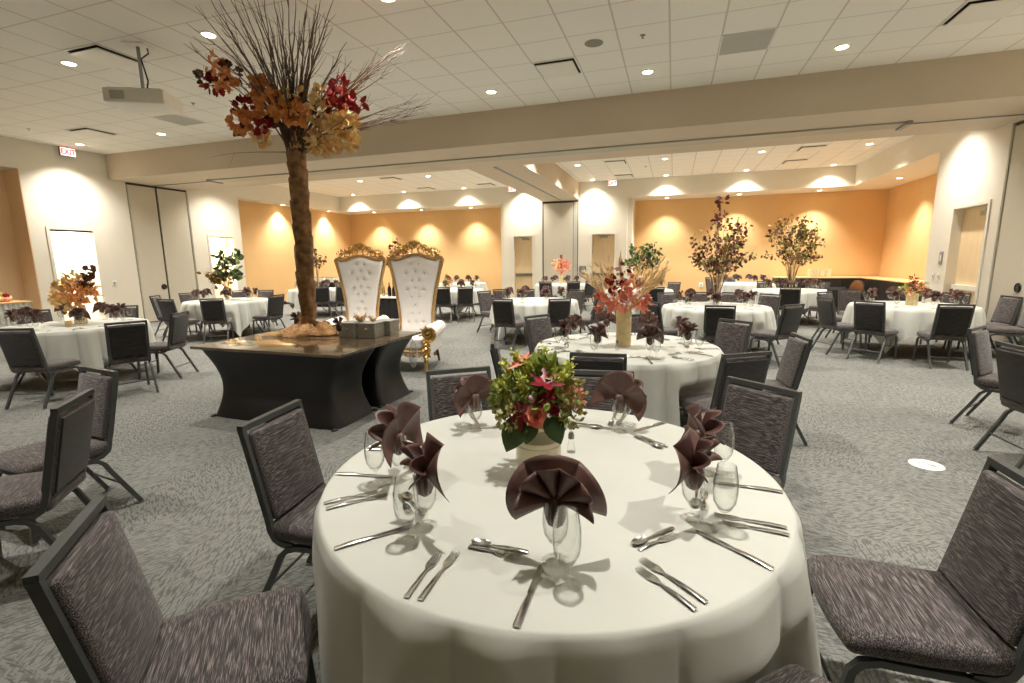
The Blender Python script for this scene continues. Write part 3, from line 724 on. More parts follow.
def napkin_mesh(seed, R=0.15, spread=118, lean=0.0):
    r = random.Random(seed); mb = MB(); zc = 0.172
    for layer in range(2):
        RR = R if layer == 0 else R*0.84; pl = 3 if layer == 0 else 5; n = pl*12+1; amp = 0.016 if layer == 0 else 0.022
        off = 0.010 if layer == 0 else -0.010; sp = radians(spread if layer == 0 else spread*0.78)
        rows = []; skew = r.uniform(-0.22, 0.22); ph = r.random()*6; tip = r.choice((-1, 1))
        for i in range(9):
            t = i/8; row = []
            for k in range(n):
                u = -1+2*k/(n-1); th = u*sp + skew*(0.6 if layer else 1)
                q = (u*pl/2+0.5*(layer == 0)) % 1.0; zig = 1-2*abs(sin(pi*q))**0.8
                rr = RR*(1+0.05*sin(2.2*u+ph)-0.055*zig*(1 if layer else 0.4) + (0.16*max(0, u*tip)**4+0.05*abs(u)**3 if layer == 0 else -0.08*abs(u)**3))
                p = 0.010 + (rr-0.010)*t
                y = off*(0.4+t) + amp*zig*(t**0.8) + (0.018*t*t if layer == 0 else -0.022*t*t) + lean*t + 0.006*sin(3*u+ph)*t
                row.append((p*sin(th), y, zc + p*cos(th) - 0.012*t*t*u*u))
            rows.append(row)
        mb.grid(rows)
    # the bunched tail down in the bowl
    rows = []
    for (z, rr) in ((zc+0.015, 0.015), (zc-0.01, 0.025), (0.135, 0.027), (0.112, 0.019), (0.100, 0.006)):
        rows.append([(rr*(1+0.14*sin(9*a))*cos(a), rr*(1+0.14*sin(9*a))*sin(a), z) for a in [2*pi*k/36 for k in range(36)]])
    mb.grid(rows, wrap=True)
    return mb
NAPS = []
for i, (R, sp) in enumerate(((0.127, 116), (0.120, 104), (0.112, 120), (0.103, 112), (0.098, 100), (0.094, 118))):
    o = napkin_mesh(3+i, R, sp).build('napkin', M['napkin'], None, 48, solid=0.0016); NAPS.append(Proto(o))
def handle(mb, L0, L1, w0, w1, z=0.004):
    rows = []
    for i in range(9):
        t = i/8; y = L0+(L1-L0)*t; w = w0+(w1-w0)*t; zz = z + 0.003*sin(pi*t)
        if i == 8: w *= 0.75
        rows.append([(-w, y, zz), (-w*0.6, y, zz+0.0022), (w*0.6, y, zz+0.0022), (w, y, zz), (w*0.6, y, zz-0.0016), (-w*0.6, y, zz-0.0016)])
    mb.grid(rows, wrap=True); m = len(mb.v); mb.f.append(tuple(range(m-6, m))); mb.f.append(tuple(range(m-54, m-48))[::-1]); return mb
def fork_mesh(L=0.2, k=1.0):      # tines towards +Y
    mb = MB(); handle(mb, -L/2, L/2-0.075, 0.0085*k, 0.0038)
    rows = []
    for (y, w, z) in ((L/2-0.077, 0.0038, 0.005), (L/2-0.064, 0.009, 0.0045), (L/2-0.052, 0.0125, 0.003), (L/2-0.044, 0.013, 0.003)):
        rows.append([(-w, y, z), (0, y, z-0.0015), (w, y, z), (w, y, z+0.0018), (0, y, z+0.0003), (-w, y, z+0.0018)])
    mb.grid(rows, wrap=True)
    for j in range(4):
        x = -0.0108+0.0072*j
        mb.tube([(x, L/2-0.046, 0.0032), (x, L/2-0.022, 0.0022), (x*0.96, L/2-0.008, 0.0035), (x*0.94, L/2, 0.0055)], [0.0019, 0.0019, 0.0016, 0.0008], 6)
    return mb
def knife_mesh(L=0.232):
    mb = MB(); handle(mb, -L/2, -0.002, 0.0088, 0.007)
    pts = [(-0.007, -0.004), (0.007, -0.004), (0.0085, 0.03), (0.0085, 0.07), (0.004, L/2-0.012), (-0.004, L/2), (-0.0075, L/2-0.012), (-0.0078, 0.03)]
    mb.prism(pts, 0.0035, 0.0052); return mb
def spoon_mesh(L=0.17):
    mb = MB(); handle(mb, -L/2, L/2-0.058, 0.008, 0.0035)
    rows = []; n = 14
    for i in range(6):
        t = i/5; rows.append([(0.0165*t*cos(a), L/2-0.029+0.030*t*sin(a), 0.0016+0.0065*t*t) for a in [2*pi*k/n for k in range(n)]])
    for i in range(5, -1, -1):
        t = i/5; rows.append([(0.0172*t*cos(a), L/2-0.029+0.0308*t*sin(a), 0.003+0.0062*t*t) for a in [2*pi*k/n for k in range(n)]])
    mb.grid(rows, wrap=True); return mb
FORK = mk('dinner_fork', fork_mesh(0.205), M['chrome']); SFORK = mk('salad_fork', fork_mesh(0.185, 0.95), M['chrome'])
DFORK = mk('dessert_fork', fork_mesh(0.15, 0.85), M['chrome']); KNIFE = mk('table_knife', knife_mesh(), M['chrome']); SPOON = mk('teaspoon', spoon_mesh(), M['chrome'])
ZC = ZT+0.0012
def setting(name, ang, posname, cutlery, k):
    c = TABLES[name][0]; a = radians(ang); e = Vector((cos(a), sin(a))); t = Vector((-sin(a), cos(a))); T = TDESC[name]
    r = random.Random(k*7+len(name)*31)
    def W(out, tan): return (c[0]+e.x*out+t.x*tan, c[1]+e.y*out+t.y*tan, ZC)
    g = W(0.548+r.uniform(-.015, .015), 0.155+r.uniform(-.015, .015))
    GOBLET.place(g, 0, 'goblet holding a napkin, %s setting, %s' % (posname, T), 'goblet', 'goblets on ' + T)
    NAPS[k % 3 + (0 if name == 'front' else 3)].place((g[0], g[1], g[2]), a+pi/2+r.uniform(-.25, .25)+({1: 0.55, 2: 0.3, 6: 0.1, 7: -0.2, 5: 0.0, 3: 0.5}.get(k, 0) if name == 'front' else 0), 'brown fan-folded napkin in a goblet, %s setting, %s' % (posname, T), 'napkin', 'napkins on ' + T)
    w = W(0.63+r.uniform(-.012, .012), 0.20+r.uniform(-.012, .012))
    WINE.place(w, 0, 'empty wine glass, %s setting, %s' % (posname, T), 'wine glass', 'wine glasses on ' + T)
    if cutlery >= 1:
        gi = 'cutlery on ' + T
        FORK.place(W(0.70, -0.120), a+pi/2+r.uniform(-.05, .05), 'larger inner fork, %s setting, %s' % (posname, T), 'fork', gi)
        KNIFE.place(W(0.70, 0.128), a+pi/2+r.uniform(-.06, .06), 'steel table knife, %s setting, %s' % (posname, T), 'knife', gi)
    if cutlery >= 2:
        SFORK.place(W(0.712, -0.160), a+pi/2+r.uniform(-.05, .05), 'smaller outer fork, %s setting, %s' % (posname, T), 'fork', gi)
        SPOON.place(W(0.540, -0.01), a+pi+r.uniform(-.06, .06), 'teaspoon laid crosswise, %s setting, %s' % (posname, T), 'spoon', gi)
        DFORK.place(W(0.566, -0.02), a+r.uniform(-.06, .06), 'dessert fork laid crosswise by the teaspoon, %s setting, %s' % (posname, T), 'fork', gi)
POS8 = ['near side', 'near right', 'right-hand', 'far right', 'far side', 'far left', 'left-hand', 'near left']
SETS = {'front': [-90, -40, -5, 50, 86, 126, -170, -133]}
OFFS = {'second': -80, 'maple': -62, 'right': -100, 'left': -38, 'green': -60, 'mid': -70, 'tallgold': -85, 'plant': -60, 'panel': -75, 'throne': -60, 'farwhite': -85, 'behind': -50, 'rear': -60}
for k, v in OFFS.items(): SETS[k] = [v+45*i for i in range(8)]
CUT = {'front': 2, 'second': 2, 'maple': 1, 'left': 1, 'right': 0}
for name, angs in SETS.items():
    for k, an in enumerate(angs): setting(name, an, POS8[k], CUT.get(name, 0), k)
def shaker():
    o = empty('salt_shaker')
    MB().lathe([(0.0005, 0.0005), (0.019, 0.0005), (0.017, 0.02), (0.011, 0.05), (0.0125, 0.062)], 14).build('body', M['glass'], o)
    MB().lathe([(0.013, 0.06), (0.0135, 0.075), (0.009, 0.088), (0.0005, 0.092)], 14).build('cap', M['steel'], o)
    return o
SH = Proto(shaker())
for name, q, lab in (('front', (571, 452), 'silver-capped shaker right of the cream bouquet jug'), ('second', (617, 350), 'small shaker at the foot of the tan vase with coral flowers'),
                     ('left', (43, 328), 'small shaker left of the pale candle box on the left table'), ('left', (85, 325), 'small shaker right of the pale candle box on the left table')):
    p = at_z(q, ZT); SH.place((p.x, p.y, ZC), 0, lab, 'shaker', 'table shakers')
p = at_z((69, 327), ZT); o = MB().rbox((0, 0, 0.042), (0.028, 0.028, 0.042), 0.006, 2).build('candle_holder', M['pale_top']); o.location = (p.x, p.y, ZC)
tag(o, 'small pale square candle holder between two shakers on the left table', 'candle holder')

# ------------------------------------------------------------------ flowers
def onsphere(r): 
    while True:
        v = Vector((r.uniform(-1, 1), r.uniform(-1, 1), r.uniform(-1, 1)))
        if 0.05 < v.length < 1: return v.normalized()
def lily(mb, c, d, L, r):
    d = Vector(d).normalized(); a = d.orthogonal().normalized(); b = d.cross(a)
    for k in range(6):
        t = 2*pi*k/6 + r.uniform(-.1, .1); o = a*cos(t)+b*sin(t)
        mb.leaf(Vector(c), o*0.85+d*0.55, d, L*(1 if k % 2 else 0.9), L*0.46, 'petal', 0.5)
def rose(mb, c, d, R, r, n=26):
    d = Vector(d).normalized(); a = d.orthogonal().normalized(); b = d.cross(a)
    for k in range(n):
        t = 2.4*k; f = k/n; o = a*cos(t)+b*sin(t)
        mb.leaf(Vector(c)+o*R*0.25*f - d*R*0.25*f, o*(0.25+0.9*f)+d*(1.1-0.75*f), o*-0.4+d*0.6, R*(0.5+0.45*f), R*(0.6+0.4*f), 'oval', -0.3+0.5*f)
def cluster(mb, c, R, n, s, r, shape='oval', sc=(1, 1, 1), up=0.3):
    for _ in range(n):
        v = onsphere(r); p = Vector(c)+Vector((v.x*sc[0], v.y*sc[1], v.z*sc[2]))*R*r.uniform(0.55, 1)
        d = (v + onsphere(r)*0.9 + Vector((0, 0, up))); mb.leaf(p, d, onsphere(r), s*r.uniform(0.7, 1.25), s*r.uniform(0.5, 0.8), shape, r.uniform(0.1, 0.5))
def bouquet():
    r = random.Random(5); o = empty('flower_arrangement')
    j = MB().lathe([(0.0005, 0.0005), (0.083, 0.0005), (0.086, 0.006), (0.086, 0.118), (0.0835, 0.121), (0.0835, 0.125), (0.086, 0.128), (0.086, 0.140), (0.078, 0.150), (0.060, 0.168), (0.056, 0.180), (0.060, 0.196), (0.056, 0.198), (0.052, 0.18), (0.055, 0.165), (0.0005, 0.15)], 40)
    j.build('jug', M['cream_ceramic'], o, 30)
    Z = 0.30
    g = MB()
    for q in ((-0.10, -0.02, Z), (0.0, -0.05, Z+0.0), (0.085, -0.03, Z-0.01), (-0.05, 0.05, Z+0.06), (0.05, 0.05, Z+0.06), (0, 0, Z+0.08)): cluster(g, q, 0.075, 90, 0.035, r, 'oval')
    g.build('foliage', M['mid_leaf'], o, 0)
    for q in ((-0.115, -0.03, Z-0.02), (-0.095, -0.075, Z-0.05), (0.11, -0.05, Z-0.045), (0.12, -0.02, Z+0.02), (0.09, 0.06, Z+0.02)):
        h = MB(); cluster(h, q, 0.058, 130, 0.022, r, 'oval'); h.build('hydrangea', M['hydrangea'], o, 0)
    h = MB(); cluster(h, (0.125, -0.06, Z+0.02), 0.045, 90, 0.02, r); h.build('hydrangea', M['pink'], o, 0)
    for q in ((-0.11, -0.02, Z+0.09), (-0.045, -0.085, Z+0.05), (0.10, -0.02, Z+0.09), (0.02, 0.03, Z+0.13), (-0.07, 0.0, Z+0.12), (-0.12, -0.05, Z+0.03), (-0.03, -0.05, Z+0.10), (0.075, -0.07, Z+0.07)):
        f = MB()
        for _ in range(5):
            d = Vector((q[0]*3+r.uniform(-.4, .4), q[1]*2+r.uniform(-.4, .4), 1)).normalized(); b = Vector(q)-d*0.05
            f.tube([b, b+d*0.1], 0.0015, 4)
            for k in range(22):
                p = b+d*r.uniform(0.02, 0.11); f.leaf(p+onsphere(r)*0.014, onsphere(r)+d*0.5, onsphere(r), 0.014, 0.009, 'oval', 0.2)
        f.build('filler_spray', M['lime'], o, 0)
    for (c, d, L) in (((0.035, -0.085, Z+0.075), (0.15, -0.35, 1.0), 0.10), ((0.02, -0.095, Z+0.02), (-0.2, -0.6, 0.7), 0.08), ((-0.055, -0.10, Z-0.035), (-0.5, -0.8, 0.1), 0.085), ((0.055, -0.085, Z+0.03), (0.8, -0.5, 0.2), 0.075)):
        f = MB(); lily(f, c, d, L*0.74, r); f.build('lily', M['lily'], o, 30)
    f = MB(); lily(f, (-0.06, -0.02, Z+0.135), (-0.5, -0.3, 0.9), 0.06, r); f.build('lily', M['coral'], o, 30)
    f = MB(); rose(f, (0.0, -0.115, Z-0.035), (-0.05, -1, 0.35), 0.045, r); f.build('rose', M['coral'], o, 30)
    f = MB(); rose(f, (0.07, -0.10, Z-0.02), (0.3, -1, 0.2), 0.022, r, 14); f.build('rose', M['lily'], o, 30)
    for (b, d, L) in (((0.0, 0.01, Z+0.08), (0.0, -0.05, 1), 0.10), ((0.045, 0.01, Z+0.08), (0.2, -0.05, 1), 0.105), ((-0.015, -0.03, Z+0.07), (-0.1, -0.25, 1), 0.07), ((0.035, -0.12, Z-0.01), (0.3, -0.7, 0.6), 0.05)):
        f = MB(); d = Vector(d).normalized(); b = Vector(b)
        f.tube([b-d*0.08, b, b+d*L*0.1, b+d*L*0.45, b+d*L*0.8, b+d*L], [0.003, 0.003, 0.008, 0.013, 0.009, 0.001], 8); f.build('bud', M['bud'], o, 60)
    for (c, d, L, W_) in (((-0.06, -0.075, Z-0.06), (-0.35, -0.5, -0.75), 0.13, 0.10), ((0.05, -0.09, Z-0.05), (0.35, -0.45, -0.6), 0.10, 0.075), ((-0.02, -0.09, Z-0.06), (-0.1, -0.6, -0.6), 0.09, 0.07)):
        f = MB(); f.leaf(c, d, (0, -0.8, 0.6), L, W_, 'broad', 0.35); f.build('leaf', M['green_leaf'], o, 30)
    return o
C = TABLES
o = bouquet(); o.location = (C['front'][0][0]-0.035, C['front'][0][1]-0.02, ZC); o.rotation_euler = (0, 0, radians(10)); o.scale = (1.0, 1.0, 1.0)
tag(o, 'green, crimson and coral bouquet in a cream jug at the centre of the front table', 'flowers')
# coral flowers in a tan vase
def coral_spray():
    r = random.Random(9); o = empty('flower_arrangement')
    MB().lathe([(0.0005, 0.0005), (0.070, 0.0005), (0.070, 0.33), (0.063, 0.33), (0.063, 0.3), (0.0005, 0.3)], 24).build('vase', M['tan_vase'], o, 30)
    for k in range(26):
        s = 1 if k % 2 else -1; f = MB(); a = r.uniform(0.1, 1.0)*s
        e = Vector((a*0.42, r.uniform(-.12, .12), 0.80-0.10*abs(a)+r.uniform(-.14, .06))); b = Vector((a*0.04, 0, 0.30)); m_ = b+(e-b)*0.5+Vector((0, 0, 0.02))
        f.tube([b, m_, e], [0.004, 0.004, 0.002], 5)
        for i in range(14): 
            p = m_+(e-m_)*(i/13); f.leaf(p, (e-b).normalized()*1.2+onsphere(r)*0.5, onsphere(r), 0.075, 0.02, 'lance', 0.2)
        f.build('grass_stalk', M['straw'], o, 0)
    for q in ((-0.20, -0.06, 0.36), (-0.14, -0.1, 0.42), (-0.22, -0.02, 0.46), (0.0, -0.1, 0.39), (0.07, -0.1, 0.45), (0.17, -0.06, 0.37), (0.2, -0.05, 0.43), (0.0, -0.08, 0.48), (-0.08, -0.09, 0.36), (0.1, 0.05, 0.4), (-0.1, 0.08, 0.4), (0.02,-0.05,0.55)):
        f = MB()
        for _ in range(4): lily(f, Vector(q)+onsphere(r)*0.035, onsphere(r)+Vector((0, -0.6, 0.4)), 0.055, r)
        f.build('orchid', M['coral'], o, 30)
    for q in ((-0.10, -0.02, 0.55), (-0.06, 0.0, 0.60), (0.08, 0, 0.58)):
        f = MB(); cluster(f, q, 0.06, 10, 0.065, r, 'maple'); f.build('leaf_cluster', M['red_leaf'] if q[0] < 0.05 else M['pink'], o, 0)
    f = MB(); cluster(f, (-0.02, 0, 0.72), 0.045, 8, 0.065, r, 'oval'); f.build('leaf_cluster', M['burg_leaf'], o, 0)
    f = MB(); cluster(f, (0, 0, 0.6), 0.22, 60, 0.035, r, 'oval', (1.0, 0.6, 0.8)); tag(f.build('dried_petals', M['peach'], o, 0), kind='stuff')
    return o
o = coral_spray(); o.location = (C['second'][0][0]-0.02, C['second'][0][1]+0.0, ZC); tag(o, 'coral orchids, straw stalks and red leaves in a tall tan cylinder vase', 'flowers')
# leafy branch trees in tall clear vases
def leaf_tree(name, seed, mats, crown, nb, nl, size, vase_h=0.45, stem_spread=0.08, vase=True, shape='oval'):
    r = random.Random(seed); o = empty(name)
    if vase:
        MB().lathe([(0.0005, 0.0005), (0.07, 0.0005), (0.07, 0.008), (0.045, 0.02), (0.042, vase_h), (0.039, vase_h), (0.042, 0.025), (0.0005, 0.012)], 20).build('vase', M['glass'], o)
    meshes = [MB() for _ in mats]; z0, z1, rw, cx = crown
    for b in range(nb):
        f = MB(); a = r.uniform(0, 2*pi); e = Vector((cx + rw*cos(a)*r.uniform(0.25, 1), rw*sin(a)*r.uniform(0.25, 1)*0.8, 0))
        t = r.random(); e.z = z0+(z1-z0)*t
        k = 1.0 if t < 0.55 else 1.15-0.9*(t-0.55); e.x = cx+(e.x-cx)*k; e.y *= k
        s = Vector((r.uniform(-.02, .02), r.uniform(-.02, .02), 0.03)); m_ = Vector((e.x*0.25, e.y*0.25, z0*0.72))
        P = [s, (s+m_)*0.5, m_, m_*0.45+e*0.55+Vector((0, 0, 0.05)), e]
        f.tube(P, [0.006, 0.006, 0.005, 0.004, 0.002], 5); f.build('stem', M['stem'] if b % 2 else M['straw'], o)
        for i in range(nl):
            q = r.random()**0.7; p = P[3]*(1-q)+e*q if r.random() < 0.8 else P[2]*(1-q)+P[3]*q
            p = p + onsphere(r)*0.075
            if p.z < z0*0.85: continue
            mm = meshes[r.choices(range(len(mats)), weights=[w for _, w in mats])[0]]
            mm.leaf(p, onsphere(r)+Vector((0, 0, -0.25)), onsphere(r), size*r.uniform(0.7, 1.3), size*r.uniform(0.5, 0.85), shape, r.uniform(0, 0.5))
    for (mt, w), mm in zip(mats, meshes):
        if mm.f: mm.build('foliage', M[mt], o, 0)
    return o
o = leaf_tree('leafy_branch_arrangement', 21, [('burg_leaf', 5), ('olive_leaf', 3), ('mid_leaf', 1)], (0.66, 1.45, 0.52, 0.04), 34, 30, 0.066)
o.location = (*C['maple'][0], ZC); tag(o, 'tall burgundy and olive leafy branches in a slim clear vase, left of two at right', 'branch arrangement')
f = MB(); r = random.Random(4)
for i in range(34): f.leaf(Vector((-0.02+r.uniform(-.04, .04), 0, 1.35+0.42*r.random()))+onsphere(r)*0.05, onsphere(r), onsphere(r), 0.085, 0.06, 'oval', 0.3)
f.tube([(0, 0, 0.9), (-0.02, 0, 1.3), (-0.03, 0, 1.78)], [0.005, 0.004, 0.002], 5); f.build('top_branch', M['burg_leaf'], o, 0)
o = leaf_tree('leafy_branch_arrangement', 22, [('olive_leaf', 6), ('burg_leaf', 3), ('mid_leaf', 2)], (0.74, 1.72, 0.68, 0.0), 36, 30, 0.080)
o.location = (C['tallgold'][0][0], C['tallgold'][0][1], ZC); tag(o, 'tall olive-gold leafy branches in a slim clear vase, right of two', 'branch arrangement')
o = leaf_tree('leafy_branch_arrangement', 23, [('green_leaf', 5), ('mid_leaf', 3), ('burg_leaf', 1)], (0.62, 1.28, 0.48, 0.05), 20, 20, 0.10)
o.location = (*C['plant'][0], ZC); tag(o, 'green leafy branches in a clear vase, right of the right rear maple door', 'branch arrangement')
o = leaf_tree('leafy_branch_arrangement', 24, [('green_leaf', 6), ('mid_leaf', 1)], (0.55, 1.10, 0.34, 0.14), 12, 14, 0.12)
o.location = (*C['green'][0], ZC); tag(o, 'dark green and brown leafy branches in a clear vase by the left pocket doors', 'branch arrangement')
f = MB(); r = random.Random(8)
for i in range(110): f.leaf(Vector((-0.24, 0, 0.5))+Vector((r.gauss(0, .11), r.gauss(0, .08), r.gauss(0, .09))), onsphere(r), onsphere(r), 0.11, 0.07, 'oval', 0.3)
f.build('foliage', M['olive_leaf'], o, 0)
for i in range(4): MB().tube([(0, 0, 0.05), (-0.05, 0, 0.3), (-0.24+0.08*i-0.1, 0, 0.52)], 0.004, 5).build('stem', M['stem'], o)
# peach flowers far off, orange leaf spray on the left, small mixed bouquet on the right
o = empty('flower_arrangement'); r = random.Random(31)
MB().lathe([(0.0005, 0.0005), (0.06, 0.0005), (0.06, 0.3), (0.05, 0.3), (0.0005, 0.28)], 16).build('vase', M['tan_vase'], o)
for q, mt in (((-0.17, 0, 0.62), 'peach'), ((0, -0.05, 0.66), 'peach'), ((0.17, 0, 0.62), 'coral'), ((0.1, 0, 0.5), 'coral'), ((-0.05, 0.05, 0.5), 'peach')):
    f = MB(); cluster(f, q, 0.14, 50, 0.1, r, 'lance'); f.build('flower_cluster', M[mt], o, 0)
f = MB()
for i in range(8): f.tube([(0, 0, 0.25), (r.uniform(-.04, .04), 0, 0.6), (r.uniform(-.05, .05), 0, 0.95)], 0.006, 5)
f.build('stalk', M['red_leaf'], o)
o.location = (*C['panel'][0], ZC); tag(o, 'peach and coral flowers in a tan vase in front of the grey wall panel', 'flowers')
o = empty('leaf_spray'); r = random.Random(33)
MB().lathe([(0.0005, 0.0005), (0.065, 0.0005), (0.07, 0.2), (0.06, 0.2), (0.0005, 0.18)], 20).build('vase', M['tan_vase'], o)
for (q, R_, n, mt) in (((-0.17, 0, 0.40), 0.16, 110, 'pale_leaf'), ((0, 0, 0.44), 0.2, 170, 'pale_leaf'), ((0.1, -0.05, 0.36), 0.16, 90, 'rust_leaf'), ((-0.1, -0.08, 0.30), 0.14, 60, 'pale_leaf'), ((0.22, 0, 0.38), 0.1, 40, 'rust_leaf')):
    f = MB(); cluster(f, q, R_, n, 0.06, r, 'maple'); f.build('leaf_cluster', M[mt], o, 0)
f = MB()
for i in range(44):
    t = r.random(); p = Vector((0.18+0.10*t, 0, 0.42+0.28*t))+onsphere(r)*0.055; f.leaf(p, onsphere(r), onsphere(r), 0.07, 0.05, 'maple', 0.3)
f.tube([(0, 0, 0.2), (0.12, 0, 0.4), (0.28, 0, 0.72)], 0.004, 5); f.build('dark_branch', M['brown_leaf'], o, 0)
o.location = (C['left'][0][0]-0.02, C['left'][0][1]+0.12, ZC); o.scale = (1.1, 1.1, 1.12); tag(o, 'orange maple leaf spray in a low vase before the bright left doorway', 'leaf arrangement')
def mixed():
    r = random.Random(35); o = empty('flower_arrangement')
    MB().lathe([(0.0005, 0.0005), (0.082, 0.0005), (0.082, 0.18), (0.072, 0.18), (0.0005, 0.16)], 20).build('vase', M['tan_vase'], o)
    for q, R_, n, mt, sh_ in (((0, -0.02, 0.25), 0.14, 90, 'mid_leaf', 'oval'), ((-0.13, -0.03, 0.25), 0.08, 60, 'lime', 'oval'), ((0.12, -0.08, 0.22), 0.055, 40, 'lily', 'lance'), ((-0.03, -0.08, 0.33), 0.06, 40, 'lily', 'lance'), ((0.06, -0.1, 0.3), 0.055, 40, 'coral', 'oval'), ((-0.08, -0.1, 0.22), 0.05, 36, 'coral', 'oval'), ((0, 0, 0.42), 0.05, 24, 'red_leaf', 'lance'), ((0.13, 0, 0.3), 0.06, 30, 'lime', 'oval')):
        f = MB(); cluster(f, q, R_, n, 0.045, r, sh_); f.build('flower_cluster', M[mt], o, 0)
    return o
MIX = Proto(mixed())
MIX.place((*C['right'][0], ZC), 0, 'small mixed red, yellow and green bouquet in a tan pot on the right-hand table', 'flowers')
MIX.place((C['throne'][0][0]-0.15, C['throne'][0][1]-0.1, ZC), 1.5, 'small yellow and brown bouquet right of the right throne, on the far table', 'flowers', None, (0.9, 0.9, 0.9))
o = leaf_tree('leafy_branch_arrangement', 41, [('brown_leaf', 3), ('olive_leaf', 3), ('green_leaf', 2)], (0.75, 1.35, 0.42, -0.05), 9, 10, 0.10)
pp = at_y((337, 262), C['behind'][0][1]); o.location = (C['behind'][0][0], C['behind'][0][1], ZC); tag(o, 'sparse dark leafy branches behind the left throne, seen past its left shoulder', 'branch arrangement')

# ------------------------------------------------------------------ display tables with the tree
ZD = 0.745
def display_table():
    o = empty('display_table'); hx, hy = 0.915, 0.378
    MB().rbox((0, 0, ZD-0.014), (hx, hy, 0.014), 0.004, 2).build('tabletop', M['plank'], o, 40)
    mb = MB(); rows = []; n = 120
    for i in range(33):
        t = i/32; z = 0.003 + (ZD-0.031)*t
        # pulled in at the waist, stretched out to the four feet
        kx = 0.845 + 0.11*(t**3.2) - 0.075*sin(pi*min(1, t*1.05))**1.2 + 0.02*(1-t)**6
        ky = 0.90 + 0.07*(t**3) - 0.13*sin(pi*t)**1.1
        row = []
        for k in range(n):
            a = 2*pi*k/n; c, s = cos(a), sin(a); m = (abs(c)**9+abs(s)**9)**(-1/9)
            x, y = c*m, s*m
            mid = (1-min(1, abs(x))**2)*(abs(y) > 0.9) + (1-min(1, abs(y))**2)*(abs(x) > 0.9)
            bow = 1 - 0.30*mid*sin(pi*min(1, (t+0.02)*0.9))**1.3*(0.7 if abs(y) > 0.9 else 0.35) + (0.06*mid*sin(pi*min(1, t*3.2))*(abs(y) > 0.9) if t < 0.32 else 0)
            row.append((x*hx*kx*(bow if abs(x) > 0.9 and abs(y) < 0.9 else 1), y*hy*ky*(bow if abs(y) >= 0.9 else 1), z))
        rows.append(row)
    mb.grid(rows, wrap=True); mb.build('spandex_cover', M['spandex'], o, 60)
    f = MB()
    for sx in (-1, 1):
        for sy in (-1, 1): f.lathe([(0.0005, 0), (0.03, 0), (0.03, 0.01), (0.02, 0.02), (0.0005, 0.02)], 12, (sx*hx*0.83, sy*hy*0.86, 0))
    f.build('foot_pocket', M['spandex'], o)
    return o
DT = Proto(display_table()); DX, DY = -3.745, 3.965
DT.place((DX, DY, 0), radians(-0.5), 'rectangular plank-topped display table with black stretch cover, nearer of two', 'table', 'display tables')
DT.place((DX-0.0, DY+0.765, 0), radians(-0.5), 'rectangular plank-topped display table with black stretch cover, further of two', 'table', 'display tables')
ZDT = ZD+0.0008
# tree
TX, TY = -3.98, 4.62
tree = empty('decorative_tree', (TX, TY, ZDT)); r = random.Random(77)
tag(tree, 'tall tree of twigs and autumn leaves with wrapped trunk on the display table', 'tree')
def L_(px, y): return at_y(px, y) - Vector((TX, TY, ZDT))
ax = [L_(q, TY) for q in ((309, 332), (308, 312), (306, 280), (303.5, 245), (301, 210), (298, 176), (296, 152))]
ax[0].z = 0.0; ax[0].x = ax[1].x
rows = []; NR = 90; n = 22
def axis(t):
    f = t*(len(ax)-1); i = min(len(ax)-2, int(f)); return ax[i]*(1-(f-i))+ax[i+1]*(f-i)
for i in range(NR):
    t = i/(NR-1); c = axis(t); row = []
    for k in range(n):
        a = 2*pi*k/n; ridge = ((t*9 + a/(2*pi)) % 1.0); rr = 0.070+0.020*min(1, t*2.5)+0.018*(ridge)+0.007*sin(5*a+20*t)
        row.append((c.x+rr*cos(a), c.y+rr*sin(a), c.z))
    rows.append(row)
mb = MB().grid(rows, wrap=True); mb.f.append(tuple(NR*n-n+k for k in range(n))); mb.build('trunk', M['trunk'], tree, 40)
rows = []; n = 60
for i in range(12):
    t = i/11; row = []
    for k in range(n):
        a = 2*pi*k/n; lob = 1+0.22*sin(3*a+1)+0.10*sin(7*a)+0.06*sin(13*a+2)
        rr = (0.08+0.25*(1-t**1.5)**0.8*lob) if i else 0.32*lob; z = 0.115*t**0.8*(1+0.2*sin(5*a+2)+0.15*sin(11*a)) if i else 0.0
        row.append((ax[0].x+0.04+rr*cos(a)*1.25, rr*sin(a)*0.8, max(0, z+0.012*sin(9*a+7*t*6)*(t > 0.1)*(t < 0.95))))
    rows.append(row)
mb = MB().grid(rows, wrap=True); mb.build('kraft_paper_base', M['burlap'], tree, 60)
top = ax[-1]
ends = [(196, 6), (206, -8), (216, -4), (228, -6), (238, -8), (246, -4), (256, -8), (264, -2), (272, -8), (281, -4), (287, -8), (296, -6), (309, -2), (316, 4), (322, -4), (334, -3),
        (346, 42), (352, 62), (343, 55), (403, 43), (408, 42), (404, 50), (430, 97), (428, 108), (418, 112), (432, 104), (398, 92), (192, 36), (187, 24), (184, 44), (300, 20), (306, 12), (268, 20), (326, 30), (250, 40), (236, 60), (218, 75), (262, 60), (352, 100), (346, 118), (376, 72), (388, 62), (270, 30), (278, 16), (290, 24), (258, 14), (240, 20), (313, 26), (319, 14), (330, 18), (304, 34), (284, 40), (412, 60), (396, 50), (420, 98), (410, 112), (425, 112), (226, 24), (212, 14)]
